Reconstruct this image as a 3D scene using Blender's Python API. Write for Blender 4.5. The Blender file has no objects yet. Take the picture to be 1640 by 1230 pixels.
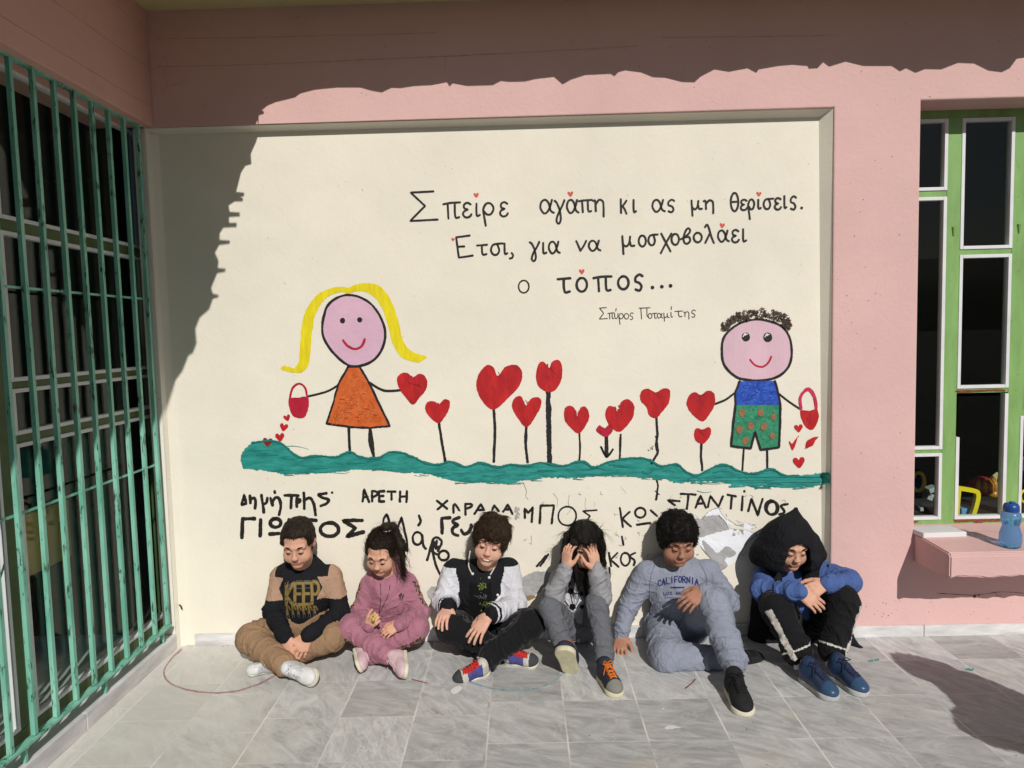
import bpy, bmesh, math, random
import numpy as np
from mathutils import Vector, Matrix, Quaternion
from mathutils.geometry import tessellate_polygon
from mathutils.bvhtree import BVHTree
import openvdb

random.seed(7)
rng = np.random.default_rng(7)
SC = bpy.context.scene
COL = SC.collection

# ------------------------------------------------------------------ camera
F_PX, YAW, PITCH, ROLL = 1128.66864, .0136165848, .072077547, -.0249161657
CAM = np.array([.022237, -3.4, 1.5364076])
def cam_axes():
    cy, sy = math.cos(YAW), math.sin(YAW)
    fw, ri, up = np.array([-sy, cy, 0]), np.array([cy, sy, 0]), np.array([0, 0, 1.])
    cp, sp = math.cos(PITCH), math.sin(PITCH)
    f2, u2 = cp*fw - sp*up, cp*up + sp*fw
    cr, sr = math.cos(ROLL), math.sin(ROLL)
    return cr*ri + sr*u2, -sr*ri + cr*u2, f2
CR, CU, CF = cam_axes()
cd = bpy.data.cameras.new('camera'); cam = bpy.data.objects.new('camera', cd); COL.objects.link(cam)
cam.matrix_world = Matrix(((CR[0], CU[0], -CF[0], CAM[0]), (CR[1], CU[1], -CF[1], CAM[1]), (CR[2], CU[2], -CF[2], CAM[2]), (0, 0, 0, 1)))
cd.sensor_width = 36; cd.lens = F_PX/1640*36; cd.clip_start = .05; cd.clip_end = 2000
SC.camera = cam

# ------------------------------------------------------------------ light
SUN = np.array([-.081, .29, -.212]); SUN /= np.linalg.norm(SUN)      # travel direction
w = bpy.data.worlds.new('World'); SC.world = w; w.use_nodes = True
wn = w.node_tree; bg = wn.nodes['Background']
sky = wn.nodes.new('ShaderNodeTexSky'); sky.sky_type = 'NISHITA'; sky.sun_disc = False
sky.sun_elevation = math.asin(-SUN[2]); sky.sun_rotation = math.atan2(-SUN[0], -SUN[1])
wn.links.new(sky.outputs[0], bg.inputs[0]); bg.inputs[1].default_value = .05
sl = bpy.data.lights.new('sun', 'SUN'); sl.energy = 5.0; sl.angle = math.radians(.32); sl.color = (1, .965, .89)
so = bpy.data.objects.new('sun', sl); COL.objects.link(so); so.location = (2, -8, 7)
so.rotation_euler = Vector(SUN).to_track_quat('-Z', 'Y').to_euler()
SC.view_settings.view_transform = 'Standard'; SC.view_settings.look = 'None'
SC.view_settings.exposure = -.55; SC.view_settings.gamma = 1
SC.cycles.max_bounces = 7; SC.cycles.diffuse_bounces = 4; SC.cycles.transparent_max_bounces = 12

# ------------------------------------------------------------------ pixel -> place
def ray(px, py):
    return CF + (px-820)/F_PX*CR - (py-615)/F_PX*CU
def at(px, py, y):
    d = ray(px, py); return CAM + d*(y-CAM[1])/d[1]
def atx(px, py, x):
    d = ray(px, py); return CAM + d*(x-CAM[0])/d[0]
def atz(px, py, z):
    d = ray(px, py); return CAM + d*(z-CAM[2])/d[2]
PY0, PYS = .053, .003                         # the niche panel stands this far behind the wall's face
NX = 1.515                                   # right side of the niche
def splay(z): return .015+.012*z              # the niche's right side is cut on a slant
def on_panel(px, py, off=0.):
    d = ray(px, py)
    p = CAM + d*((PY0+PYS*CAM[2]-off-CAM[1])/(d[1]-PYS*d[2]))
    if p[0] > NX-splay(p[2]):
        for _ in range(5): p = at(px, py, max(.001, (PY0+PYS*p[2])*min(1, max(0, NX-p[0])/splay(p[2]))-off))
    return p
def on_wall(px, py, off=0.):
    return at(px, py, -off)

# ------------------------------------------------------------------ materials
def N(nt, t, **kw):
    n = nt.nodes.new(t)
    for k, v in kw.items():
        if k.startswith('_'): setattr(n, k[1:], v)
        else:
            key = int(k[1:]) if k[0] == 'i' and k[1:].isdigit() else k.replace('__', ' ')
            s = n.inputs[key]
            if hasattr(v, 'is_output'): nt.links.new(v, s)
            else: s.default_value = v
    return n
def c4(c): return (c[0], c[1], c[2], 1)
MATS = {}
def mat(name, col, rough=.85, var=.12, vs=6., bump=.0, bs=60., streak=None, spec=.3, col2=None, metal=0., fine=0., sheen=0., sss=0., crease=0.):
    """base colour with two scales of mottling, bump by noise; streak=(sx,sy,sz) stretches the mottling"""
    if name in MATS: return MATS[name]
    m = bpy.data.materials.new(name); m.use_nodes = True; nt = m.node_tree
    b = nt.nodes['Principled BSDF']; b.inputs['Roughness'].default_value = rough
    b.inputs['Specular IOR Level'].default_value = spec; b.inputs['Metallic'].default_value = metal
    if sheen: b.inputs['Sheen Weight'].default_value = sheen; b.inputs['Sheen Roughness'].default_value = .4
    if sss: b.inputs['Subsurface Weight'].default_value = sss; b.inputs['Subsurface Radius'].default_value = (.012, .005, .003); b.inputs['Subsurface Scale'].default_value = 1
    tc = N(nt, 'ShaderNodeTexCoord'); v = tc.outputs['Object']
    vv = v
    if streak: vv = N(nt, 'ShaderNodeMapping', Vector=v, Scale=streak).outputs[0]
    n1 = N(nt, 'ShaderNodeTexNoise', Vector=vv, Scale=vs, Detail=5., Roughness=.6)
    ramp = N(nt, 'ShaderNodeMapRange', i0=n1.outputs[0], i1=.3, i2=.7)
    lo = col2 if col2 else tuple(max(0, x*(1-var)) for x in col); hi = col if col2 else tuple(x*(1+var*.6) for x in col)
    mx = N(nt, 'ShaderNodeMix', _data_type='RGBA', i0=ramp.outputs[0], i6=c4(lo), i7=c4(hi))
    out = mx.outputs[2]
    if fine:
        n3 = N(nt, 'ShaderNodeTexNoise', Vector=v, Scale=420., Detail=2.)
        f3 = N(nt, 'ShaderNodeMapRange', i0=n3.outputs[0], i1=.3, i2=.7, i3=1-fine, i4=1+fine)
        out = N(nt, 'ShaderNodeVectorMath', _operation='MULTIPLY', i0=out, i1=f3.outputs[0]).outputs[0]
    nt.links.new(out, b.inputs['Base Color'])
    if bump:
        n2 = N(nt, 'ShaderNodeTexNoise', Vector=vv if streak else v, Scale=bs, Detail=6., Roughness=.65)
        bp = N(nt, 'ShaderNodeBump', Strength=bump, Distance=.01, Height=n2.outputs[0])
        if crease:
            dn = N(nt, 'ShaderNodeTexNoise', Vector=v, Scale=9., Detail=2.)
            dv = N(nt, 'ShaderNodeVectorMath', _operation='MULTIPLY_ADD', i0=dn.outputs['Color'], i1=(.11, .11, .11), i2=v)
            n4 = N(nt, 'ShaderNodeTexNoise', Vector=dv.outputs[0], Scale=15., Detail=2., Roughness=.5)
            ab = N(nt, 'ShaderNodeMath', _operation='ABSOLUTE', i0=N(nt, 'ShaderNodeMath', _operation='SUBTRACT', i0=n4.outputs[0], i1=.5).outputs[0])
            rg = N(nt, 'ShaderNodeMapRange', i0=ab.outputs[0], i1=0., i2=.075, i3=1., i4=0.)
            b2 = N(nt, 'ShaderNodeBump', Strength=crease, Distance=.006, Height=rg.outputs[0], Normal=bp.outputs[0]); bp = b2
        nt.links.new(bp.outputs[0], b.inputs['Normal'])
    MATS[name] = m; return m

def plaster(name, col, stain=(.55, .45, .33), stain_amt=.25, bump=.2):
    """rough roller-painted render: swirls, pits, grime that gathers low on the wall"""
    m = bpy.data.materials.new(name); m.use_nodes = True; nt = m.node_tree; b = nt.nodes['Principled BSDF']
    b.inputs['Roughness'].default_value = .88; b.inputs['Specular IOR Level'].default_value = .2
    v = N(nt, 'ShaderNodeTexCoord').outputs['Object']
    n1 = N(nt, 'ShaderNodeTexNoise', Vector=v, Scale=1.7, Detail=6., Roughness=.62)
    r1 = N(nt, 'ShaderNodeMapRange', i0=n1.outputs[0], i1=.3, i2=.7)
    a = N(nt, 'ShaderNodeMix', _data_type='RGBA', i0=r1.outputs[0], i6=c4([x*.93 for x in col]), i7=c4([min(1, x*1.04) for x in col]))
    n2 = N(nt, 'ShaderNodeTexNoise', Vector=v, Scale=9., Detail=8., Roughness=.7)
    r2 = N(nt, 'ShaderNodeMapRange', i0=n2.outputs[0], i1=.56, i2=.8, i3=0., i4=stain_amt)
    a = N(nt, 'ShaderNodeMix', _data_type='RGBA', i0=r2.outputs[0], i6=a.outputs[2], i7=c4(stain))
    # pits
    vo = N(nt, 'ShaderNodeTexVoronoi', Vector=v, Scale=23., Randomness=1.)
    p1 = N(nt, 'ShaderNodeMath', _operation='LESS_THAN', i0=vo.outputs['Distance'], i1=.055)
    pk = N(nt, 'ShaderNodeTexNoise', Vector=v, Scale=3.1, Detail=1.)
    p2 = N(nt, 'ShaderNodeMath', _operation='GREATER_THAN', i0=pk.outputs[0], i1=.6)
    p3 = N(nt, 'ShaderNodeMath', _operation='MULTIPLY', i0=p1.outputs[0], i1=p2.outputs[0])
    p4 = N(nt, 'ShaderNodeMath', _operation='MULTIPLY', i0=p3.outputs[0], i1=.5)
    a = N(nt, 'ShaderNodeMix', _data_type='RGBA', i0=p4.outputs[0], i6=a.outputs[2], i7=(.12, .09, .07, 1))
    nt.links.new(a.outputs[2], b.inputs['Base Color'])
    dn = N(nt, 'ShaderNodeTexNoise', Vector=v, Scale=6., Detail=2.)
    dv = N(nt, 'ShaderNodeVectorMath', _operation='MULTIPLY_ADD', i0=dn.outputs['Color'], i1=(.12, .12, .12), i2=v)
    h1 = N(nt, 'ShaderNodeTexNoise', Vector=dv.outputs[0], Scale=48., Detail=8., Roughness=.6)
    h2 = N(nt, 'ShaderNodeTexNoise', Vector=v, Scale=7., Detail=3.)
    hs = N(nt, 'ShaderNodeMath', _operation='MULTIPLY_ADD', i0=h2.outputs[0], i1=1.6, i2=h1.outputs[0])
    bp = N(nt, 'ShaderNodeBump', Strength=bump, Distance=.012, Height=hs.outputs[0])
    nt.links.new(bp.outputs[0], b.inputs['Normal'])
    return m

def glass_mat(name, tint=.97, rgh=0.):
    m = bpy.data.materials.new(name); m.use_nodes = True; nt = m.node_tree
    for n in list(nt.nodes):
        if n.type != 'OUTPUT_MATERIAL': nt.nodes.remove(n)
    out = [n for n in nt.nodes if n.type == 'OUTPUT_MATERIAL'][0]
    ge = N(nt, 'ShaderNodeNewGeometry')                          # Schlick, the same from both sides of the thin pane
    dt = N(nt, 'ShaderNodeVectorMath', _operation='DOT_PRODUCT', i0=ge.outputs['Incoming'], i1=ge.outputs['Normal'])
    ab = N(nt, 'ShaderNodeMath', _operation='ABSOLUTE', i0=dt.outputs['Value'])
    om = N(nt, 'ShaderNodeMath', _operation='SUBTRACT', i0=1., i1=ab.outputs[0])
    p5 = N(nt, 'ShaderNodeMath', _operation='POWER', i0=om.outputs[0], i1=5.)
    k = N(nt, 'ShaderNodeMath', _operation='MULTIPLY_ADD', i0=p5.outputs[0], i1=.42, i2=.018)
    tr = N(nt, 'ShaderNodeBsdfTransparent', Color=(tint*.95, tint, tint*.98, 1))
    gl = N(nt, 'ShaderNodeBsdfGlossy', Color=(1, 1, 1, 1), Roughness=rgh)
    v = N(nt, 'ShaderNodeTexCoord').outputs['Object']
    nz = N(nt, 'ShaderNodeTexNoise', Vector=v, Scale=2.2, Detail=1.)
    bp = N(nt, 'ShaderNodeBump', Strength=.04, Distance=.01, Height=nz.outputs[0])
    nt.links.new(bp.outputs[0], gl.inputs['Normal'])
    mx = N(nt, 'ShaderNodeMixShader', i0=k.outputs[0], i1=tr.outputs[0], i2=gl.outputs[0])
    nt.links.new(mx.outputs[0], out.inputs[0])
    return m

def marble_floor(name):
    m = bpy.data.materials.new(name); m.use_nodes = True; nt = m.node_tree; b = nt.nodes['Principled BSDF']
    v = N(nt, 'ShaderNodeTexCoord').outputs['Object']
    s = N(nt, 'ShaderNodeSeparateXYZ', i0=v)
    M = lambda op, a, bb=0., cc=0.: N(nt, 'ShaderNodeMath', _operation=op, i0=a, i1=bb, i2=cc).outputs[0]
    tx = M('MULTIPLY_ADD', s.outputs[0], 1/.3035, 10+.46*1.0)
    ix = M('FLOOR', tx)
    off = N(nt, 'ShaderNodeTexWhiteNoise', _noise_dimensions='1D', W=ix).outputs[0]
    # rows run through on the right, staggered a little on the left
    left = N(nt, 'ShaderNodeMapRange', i0=s.outputs[0], i1=.1, i2=-.4).outputs[0]
    ty = M('MULTIPLY_ADD', s.outputs[1], 1/.3, 20.86)
    ty = M('ADD', ty, M('MULTIPLY', M('FLOOR', M('MULTIPLY', off, 3.)), M('MULTIPLY', M('GREATER_THAN', left, .5), .33)))
    iy = M('FLOOR', ty)
    idv = N(nt, 'ShaderNodeCombineXYZ', i0=ix, i1=iy).outputs[0]
    wn_ = N(nt, 'ShaderNodeTexWhiteNoise', _noise_dimensions='3D', Vector=idv)
    fx, fy = M('FRACT', tx), M('FRACT', ty)
    ex = M('MINIMUM', fx, M('SUBTRACT', 1., fx)); ey = M('MINIMUM', fy, M('SUBTRACT', 1., fy))
    # veins, each tile cut from another place of the block
    shift = N(nt, 'ShaderNodeVectorMath', _operation='MULTIPLY_ADD', i0=wn_.outputs['Color'], i1=(9, 9, 9), i2=v).outputs[0]
    rot = N(nt, 'ShaderNodeVectorRotate', _rotation_type='Z_AXIS', Vector=shift, Angle=M('MULTIPLY_ADD', wn_.outputs[0], 1.4, .1)).outputs[0]
    mp = N(nt, 'ShaderNodeMapping', Vector=rot, Scale=(2.6, 7., 1.)).outputs[0]
    n1 = N(nt, 'ShaderNodeTexNoise', Vector=mp, Scale=1.5, Detail=9., Roughness=.66, Distortion=1.9)
    n2 = N(nt, 'ShaderNodeTexNoise', Vector=mp, Scale=1.1, Detail=4., Roughness=.5, Distortion=2.6)
    vein = M('ABSOLUTE', M('SUBTRACT', n2.outputs[0], .5))
    vein = N(nt, 'ShaderNodeMapRange', i0=vein, i1=0., i2=.028, i3=1., i4=0.).outputs[0]
    g = N(nt, 'ShaderNodeMapRange', i0=n1.outputs[0], i1=.3, i2=.72).outputs[0]
    base = N(nt, 'ShaderNodeMix', _data_type='RGBA', i0=g, i6=(.315, .32, .33, 1), i7=(.65, .645, .64, 1)).outputs[2]
    base = N(nt, 'ShaderNodeMix', _data_type='RGBA', i0=M('MULTIPLY', vein, .38), i6=base, i7=(.7, .68, .66, 1)).outputs[2]
    tone = N(nt, 'ShaderNodeMapRange', i0=wn_.outputs[0], i3=.84, i4=1.17).outputs[0]
    base = N(nt, 'ShaderNodeVectorMath', _operation='MULTIPLY', i0=base, i1=tone).outputs[0]
    # worn pale dusty band along the left ledge
    dn = N(nt, 'ShaderNodeTexNoise', Vector=v, Scale=4., Detail=5.).outputs[0]
    pale = N(nt, 'ShaderNodeMapRange', i0=M('MULTIPLY_ADD', dn, .9, s.outputs[0]), i1=-.35, i2=-.95, i3=0., i4=.62).outputs[0]
    base = N(nt, 'ShaderNodeMix', _data_type='RGBA', i0=pale, i6=base, i7=(.66, .64, .6, 1)).outputs[2]
    # ochre stains
    st = N(nt, 'ShaderNodeTexNoise', Vector=v, Scale=2.6, Detail=6., Roughness=.6).outputs[0]
    st = N(nt, 'ShaderNodeMapRange', i0=st, i1=.56, i2=.76, i3=0., i4=.45).outputs[0]
    base = N(nt, 'ShaderNodeMix', _data_type='RGBA', i0=st, i6=base, i7=(.5, .44, .34, 1)).outputs[2]
    # specks of dirt
    vo = N(nt, 'ShaderNodeTexVoronoi', Vector=v, Scale=17.)
    sp = M('MULTIPLY', M('LESS_THAN', vo.outputs['Distance'], .035), .6)
    base = N(nt, 'ShaderNodeMix', _data_type='RGBA', i0=sp, i6=base, i7=(.16, .13, .1, 1)).outputs[2]
    jx = M('LESS_THAN', ex, .011); jy = M('MULTIPLY', M('LESS_THAN', ey, .007), .65)
    j = M('MAXIMUM', M('MULTIPLY', jx, .8), jy)
    jn = N(nt, 'ShaderNodeTexNoise', Vector=v, Scale=5., Detail=3.).outputs[0]
    j = M('MULTIPLY', j, N(nt, 'ShaderNodeMapRange', i0=jn, i1=.38, i2=.62, i3=.08, i4=1.).outputs[0])
    base = N(nt, 'ShaderNodeMix', _data_type='RGBA', i0=j, i6=base, i7=(.78, .76, .72, 1)).outputs[2]
    nt.links.new(base, b.inputs['Base Color'])
    rg = N(nt, 'ShaderNodeMapRange', i0=n1.outputs[0], i1=.3, i2=.7, i3=.42, i4=.62).outputs[0]
    nt.links.new(rg, b.inputs['Roughness']); b.inputs['Specular IOR Level'].default_value = .35
    bn = N(nt, 'ShaderNodeTexNoise', Vector=v, Scale=45., Detail=4.).outputs[0]
    hh = M('SUBTRACT', M('MULTIPLY', bn, .25), M('MAXIMUM', jx, jy))
    bp = N(nt, 'ShaderNodeBump', Strength=.18, Distance=.004, Height=hh)
    nt.links.new(bp.outputs[0], b.inputs['Normal'])
    return m

M_PINK = plaster('pink_plaster', (.70, .455, .44))
M_CREAM = plaster('cream_plaster', (.80, .75, .655), stain_amt=.07, bump=.12)
M_WHITE = plaster('white_plaster', (.80, .77, .68), stain_amt=.15)
M_SOFFIT = plaster('yellow_soffit', (.62, .55, .30), stain=(.3, .25, .15), stain_amt=.4)
M_MARBLE = mat('white_marble', (.66, .65, .66), rough=.45, var=.28, vs=5, streak=(1, 1, 5), bump=.05)
M_FLOOR = marble_floor('marble_paving')
M_GREEN = mat('pale_green_paint', (.22, .40, .13), rough=.5, var=.22, vs=5, bump=.06, bs=90, streak=(3, 3, .7), spec=.4)
M_DKGREEN = mat('dark_green_paint', (.085, .13, .045), rough=.5, var=.25, vs=7)
M_TRIM = mat('white_enamel', (.72, .73, .76), rough=.45, var=.1, vs=9, spec=.4)
def grille_mat():
    m = bpy.data.materials.new('chipped_teal_paint'); m.use_nodes = True; nt = m.node_tree; b = nt.nodes['Principled BSDF']
    b.inputs['Roughness'].default_value = .5; b.inputs['Specular IOR Level'].default_value = .4
    v = N(nt, 'ShaderNodeTexCoord').outputs['Object']
    mp = N(nt, 'ShaderNodeMapping', Vector=v, Scale=(1, 1, .22)).outputs[0]
    n0 = N(nt, 'ShaderNodeTexNoise', Vector=mp, Scale=14., Detail=4.).outputs[0]
    r0 = N(nt, 'ShaderNodeMapRange', i0=n0, i1=.35, i2=.65).outputs[0]
    a = N(nt, 'ShaderNodeMix', _data_type='RGBA', i0=r0, i6=(.13, .40, .30, 1), i7=(.27, .60, .48, 1)).outputs[2]
    n1 = N(nt, 'ShaderNodeTexNoise', Vector=mp, Scale=85., Detail=6., Roughness=.7).outputs[0]
    n2 = N(nt, 'ShaderNodeTexNoise', Vector=v, Scale=9., Detail=3.).outputs[0]
    s = N(nt, 'ShaderNodeMath', _operation='MULTIPLY_ADD', i0=n2, i1=.55, i2=n1).outputs[0]
    k = N(nt, 'ShaderNodeMapRange', i0=s, i1=.86, i2=.93).outputs[0]
    a = N(nt, 'ShaderNodeMix', _data_type='RGBA', i0=k, i6=a, i7=(.035, .075, .055, 1)).outputs[2]
    nt.links.new(a, b.inputs['Base Color'])
    bp = N(nt, 'ShaderNodeBump', Strength=.4, Distance=.002, Height=k, _invert=True)
    nt.links.new(bp.outputs[0], b.inputs['Normal'])
    return m
M_GRILLE = grille_mat()
M_GLASS = glass_mat('window_glass')
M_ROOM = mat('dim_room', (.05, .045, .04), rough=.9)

# ------------------------------------------------------------------ objects
def props(o, label=None, cat=None, group=None, kind=None):
    for k, v in (('label', label), ('category', cat), ('group', group), ('kind', kind)):
        if v: o[k] = v
    return o
def root_of(o):
    while o.parent: o = o.parent
    return o
def empty(name, loc, label, cat, group=None):
    o = bpy.data.objects.new(name, None); COL.objects.link(o); o.location = loc; o.empty_display_size = .1
    return props(o, label, cat, group)
def mesh_obj(name, V, Fc, m, parent=None, smooth=False, base=None, mi=None):
    """V in world metres; the object's origin is its root's base"""
    V = np.asarray(V, float).reshape(-1, 3)
    loc = np.array(root_of(parent).location) if parent else (np.array(base, float) if base is not None else np.zeros(3))
    me = bpy.data.meshes.new(name)
    me.from_pydata((V-loc).tolist(), [], [tuple(map(int, f)) for f in Fc])
    ms = m if isinstance(m, (list, tuple)) else [m]
    for x in ms: me.materials.append(x)
    if mi is not None: me.polygons.foreach_set('material_index', np.asarray(mi, np.int32))
    if smooth: me.polygons.foreach_set('use_smooth', np.ones(len(me.polygons), bool))
    me.update()
    o = bpy.data.objects.new(name, me); COL.objects.link(o)
    if parent: o.parent = parent
    else: o.location = loc
    return o
class MB:
    """collects primitives into one mesh"""
    def __init__(s): s.V, s.F, s.M = [], [], []
    def add(s, V, Fc, mi=0):
        n = len(s.V); s.V += [tuple(map(float, v)) for v in V]
        for f in Fc: s.F.append([i+n for i in f]); s.M.append(mi)
        return s
    def box(s, lo, hi, mi=0, bev=0.):
        bm = bmesh.new(); bmesh.ops.create_cube(bm, size=1)
        lo, hi = np.array(lo, float), np.array(hi, float)
        for v in bm.verts: v.co = Vector((lo+hi)/2 + np.array(v.co)*(hi-lo))
        if bev: bmesh.ops.bevel(bm, geom=bm.edges[:], offset=bev, segments=2, affect='EDGES', profile=.6)
        s.bm(bm, mi); return s
    def bm(s, bm, mi=0):
        bm.verts.index_update(); s.add([v.co for v in bm.verts], [[v.index for v in f.verts] for f in bm.faces], mi); bm.free()
    def tube(s, pts, r, n=8, mi=0, closed=False, sq=False):
        pts = [Vector(p) for p in pts]; m = len(pts); rs = r if isinstance(r, (list, tuple)) else [r]*m
        V, Fc = [], []; ref = None
        for i, p in enumerate(pts):
            a = pts[i-1] if (i or closed) else p; b = pts[(i+1) % m] if (i < m-1 or closed) else p
            t = (b-a).normalized()
            if ref is None: ref = Vector((0, 0, 1)) if abs(t.z) < .9 else Vector((0, 1, 0))
            x = t.cross(ref).normalized(); y = x.cross(t).normalized(); ref = y
            for k in range(n):
                an = 2*math.pi*(k+(.5 if sq else 0))/n; rr = rs[i]*(1.414 if sq else 1)
                V.append(p+x*math.cos(an)*rr+y*math.sin(an)*rr)
        for i in range(m if closed else m-1):
            for k in range(n):
                Fc.append([i*n+k, i*n+(k+1) % n, ((i+1) % m)*n+(k+1) % n, ((i+1) % m)*n+k])
        if not closed: Fc.append(list(range(n))[::-1]); Fc.append([(m-1)*n+k for k in range(n)])
        s.add(V, Fc, mi); return s
    def lathe(s, c, prof, n=28, mi=0):
        V, Fc = [], []
        for z, r in prof:
            for k in range(n): V.append((c[0]+r*math.cos(2*math.pi*k/n), c[1]+r*math.sin(2*math.pi*k/n), c[2]+z))
        for i in range(len(prof)-1):
            for k in range(n): Fc.append([i*n+k, i*n+(k+1) % n, (i+1)*n+(k+1) % n, (i+1)*n+k])
        Fc.append(list(range(n))[::-1]); Fc.append([(len(prof)-1)*n+k for k in range(n)])
        s.add(V, Fc, mi); return s
    def prism(s, P, z0, z1, mi=0):
        n = len(P); V = [(p[0], p[1], z0) for p in P]+[(p[0], p[1], z1) for p in P]
        tri = tessellate_polygon([[Vector((p[0], p[1], 0)) for p in P]])
        Fc = [list(t) for t in tri]+[[i+n for i in t][::-1] for t in tri]+[[i, (i+1) % n, (i+1) % n+n, i+n] for i in range(n)]
        bm = bmesh.new(); vs = [bm.verts.new(v) for v in V]
        for f in Fc:
            try: bm.faces.new([vs[i] for i in f])
            except ValueError: pass
        bmesh.ops.recalc_face_normals(bm, faces=bm.faces[:]); s.bm(bm, mi); return s
    def build(s, name, m, parent=None, smooth=False, base=None):
        return mesh_obj(name, s.V, s.F, m, parent, smooth, base, s.M if isinstance(m, (list, tuple)) else None)
def ring_mb(ax, u0, u1, v0, v1, wd, d0, d1):
    """rectangular frame; ax = axis of the depth (0: plane y-z, 1: plane x-z)"""
    b = MB()
    def bx(a0, a1, c0, c1):
        lo, hi = ((d0, a0, c0), (d1, a1, c1)) if ax == 0 else ((a0, d0, c0), (a1, d1, c1))
        b.box(lo, hi, bev=.002)
    bx(u0, u0+wd, v0, v1); bx(u1-wd, u1, v0, v1); bx(u0+wd, u1-wd, v0, v0+wd); bx(u0+wd, u1-wd, v1-wd, v1)
    return b

# ------------------------------------------------------------------ hand-painted marks: strokes and filled shapes
def cr_smooth(P, closed=False, step=2.):
    P = [np.array(p, float) for p in P]; n = len(P)
    if n < 3 and not closed:
        L = np.linalg.norm(P[-1]-P[0]); k = max(2, int(L/step)+1)
        return [P[0]+(P[-1]-P[0])*i/(k-1) for i in range(k)]
    out = []
    for i in range(n if closed else n-1):
        if closed: a, b, c, d = P[i-1], P[i], P[(i+1) % n], P[(i+2) % n]
        else: a, b, c, d = P[max(i-1, 0)], P[i], P[i+1], P[min(i+2, n-1)]
        k = max(1, int(np.linalg.norm(c-b)/step))
        for j in range(k):
            t = j/k
            out.append(.5*((2*b)+(c-a)*t+(2*a-5*b+4*c-d)*t*t+(3*b-a-3*c+d)*t**3))
    if not closed: out.append(P[-1])
    return out
def lin(P, step=2., closed=False):
    P = [np.array(p, float) for p in P]; out = []
    for i in range(len(P) if closed else len(P)-1):
        a, b = P[i], P[(i+1) % len(P)]; k = max(1, int(np.linalg.norm(b-a)/step))
        out += [a+(b-a)*j/k for j in range(k)]
    if not closed: out.append(P[-1])
    return out
class Paint:
    """flat paint in photograph pixels, laid on a surface by mapper(px, py, off)"""
    def __init__(s, mapper, off=.0015, step=.00012): s.mp, s.off, s.st = mapper, .0004+off*.3, step*.3; s.V, s.F, s.M = [], [], []
    def _add(s, P2, tris, mi):
        n = len(s.V); s.V += [s.mp(p[0], p[1], s.off) for p in P2]; s.off += s.st
        for t in tris: s.F.append([i+n for i in t]); s.M.append(mi)
    def stroke(s, P, wd, mi=0, smooth=True, closed=False, jit=.1, taper=0.):
        P = cr_smooth(P, closed, 1.6) if smooth else lin(P, 1.6, closed)
        if len(P) < 2: return s
        n = len(P); V = []; kr = np.ones(7)/7
        j1, j2 = (np.convolve(rng.normal(0, 1.7, n+6), kr, 'valid')+rng.normal(0, .35, n) for _ in range(2))
        for i in range(n):
            a = P[i-1] if (i or closed) else P[i]; b = P[(i+1) % n] if (i < n-1 or closed) else P[i]
            t = b-a; t = t/(np.linalg.norm(t)+1e-9); q = np.array([-t[1], t[0]])
            ww = wd(i/(n-1)) if callable(wd) else wd*(1-taper*i/(n-1))
            w1 = ww/2*max(.3, 1+jit*j1[i])
            w2 = ww/2*max(.3, 1+jit*j2[i])
            V += [P[i]+q*w1, P[i]-q*w2]
        Fc = [[2*i, 2*i+1, 2*i+3, 2*i+2] for i in range(n-1)]
        if closed: Fc.append([2*n-2, 2*n-1, 1, 0])
        else:
            for e, sg in ((0, -1), (n-1, 1)):
                a, b = V[2*e], V[2*e+1]; c = (a+b)/2; r = np.linalg.norm(a-b)/2
                o = P[1]-P[0] if sg < 0 else P[-1]-P[-2]; o = sg*o/(np.linalg.norm(o)+1e-9); q = (a-b)/(2*r+1e-9)
                k0 = len(V)
                for k in range(1, 5): an = math.pi*k/5; V.append(c+q*r*math.cos(an)+o*r*math.sin(an)*.9)
                Fc.append([2*e]+list(range(k0, k0+4))+[2*e+1])
        s._add(V, Fc, mi); return s
    def poly(s, P, mi=0, smooth=True, jit=.5):
        P = cr_smooth(P, True, 2.) if smooth else lin(P, 2., True)
        P = [p+rng.normal(0, jit, 2)*.6 for p in P]
        tri = tessellate_polygon([[Vector((p[0], p[1], 0)) for p in P]])
        s._add(P, tri, mi); return s
    def dot(s, c, r, mi=0, ry=None):
        ry = ry or r
        return s.poly([(c[0]+r*math.cos(a), c[1]+ry*math.sin(a)) for a in np.linspace(0, 2*math.pi, 11)[:-1]], mi, True, min(.25, r*.06))
    def disc(s, c, R_, mi=0, rings=7, n=22):
        P = [np.array(c, float)]; T = []
        for i in range(1, rings+1):
            for j in range(n): P.append(np.array([c[0]+R_*i/rings*math.cos(2*math.pi*j/n), c[1]+R_*i/rings*math.sin(2*math.pi*j/n)]))
        for j in range(n): T.append([0, 1+j, 1+(j+1) % n])
        for i in range(rings-1):
            for j in range(n): T.append([1+i*n+j, 1+(i+1)*n+j, 1+(i+1)*n+(j+1) % n, 1+i*n+(j+1) % n])
        s._add(P, T, mi); return s
    def heart(s, c, r, mi=0, rot=0.):
        P = [(0, -.35), (.35, -.8), (.85, -.75), (1, -.25), (.7, .3), (0, 1), (-.7, .3), (-1, -.25), (-.85, -.75), (-.35, -.8)]
        cs, sn = math.cos(rot), math.sin(rot)
        return s.poly([(c[0]+r*(x*cs-y*sn), c[1]+r*(x*sn+y*cs)) for x, y in P], mi, True, .15)
    def build(s, name, m, parent, label=None):
        o = mesh_obj(name, s.V, s.F, m, parent, False, None, s.M if isinstance(m, (list, tuple)) else None)
        # paint faces the room
        if label: o['label'] = label
        return o
def tf(P, ox, oy, k): return [(ox+x/k, oy+y/k) for x, y in P]

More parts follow.
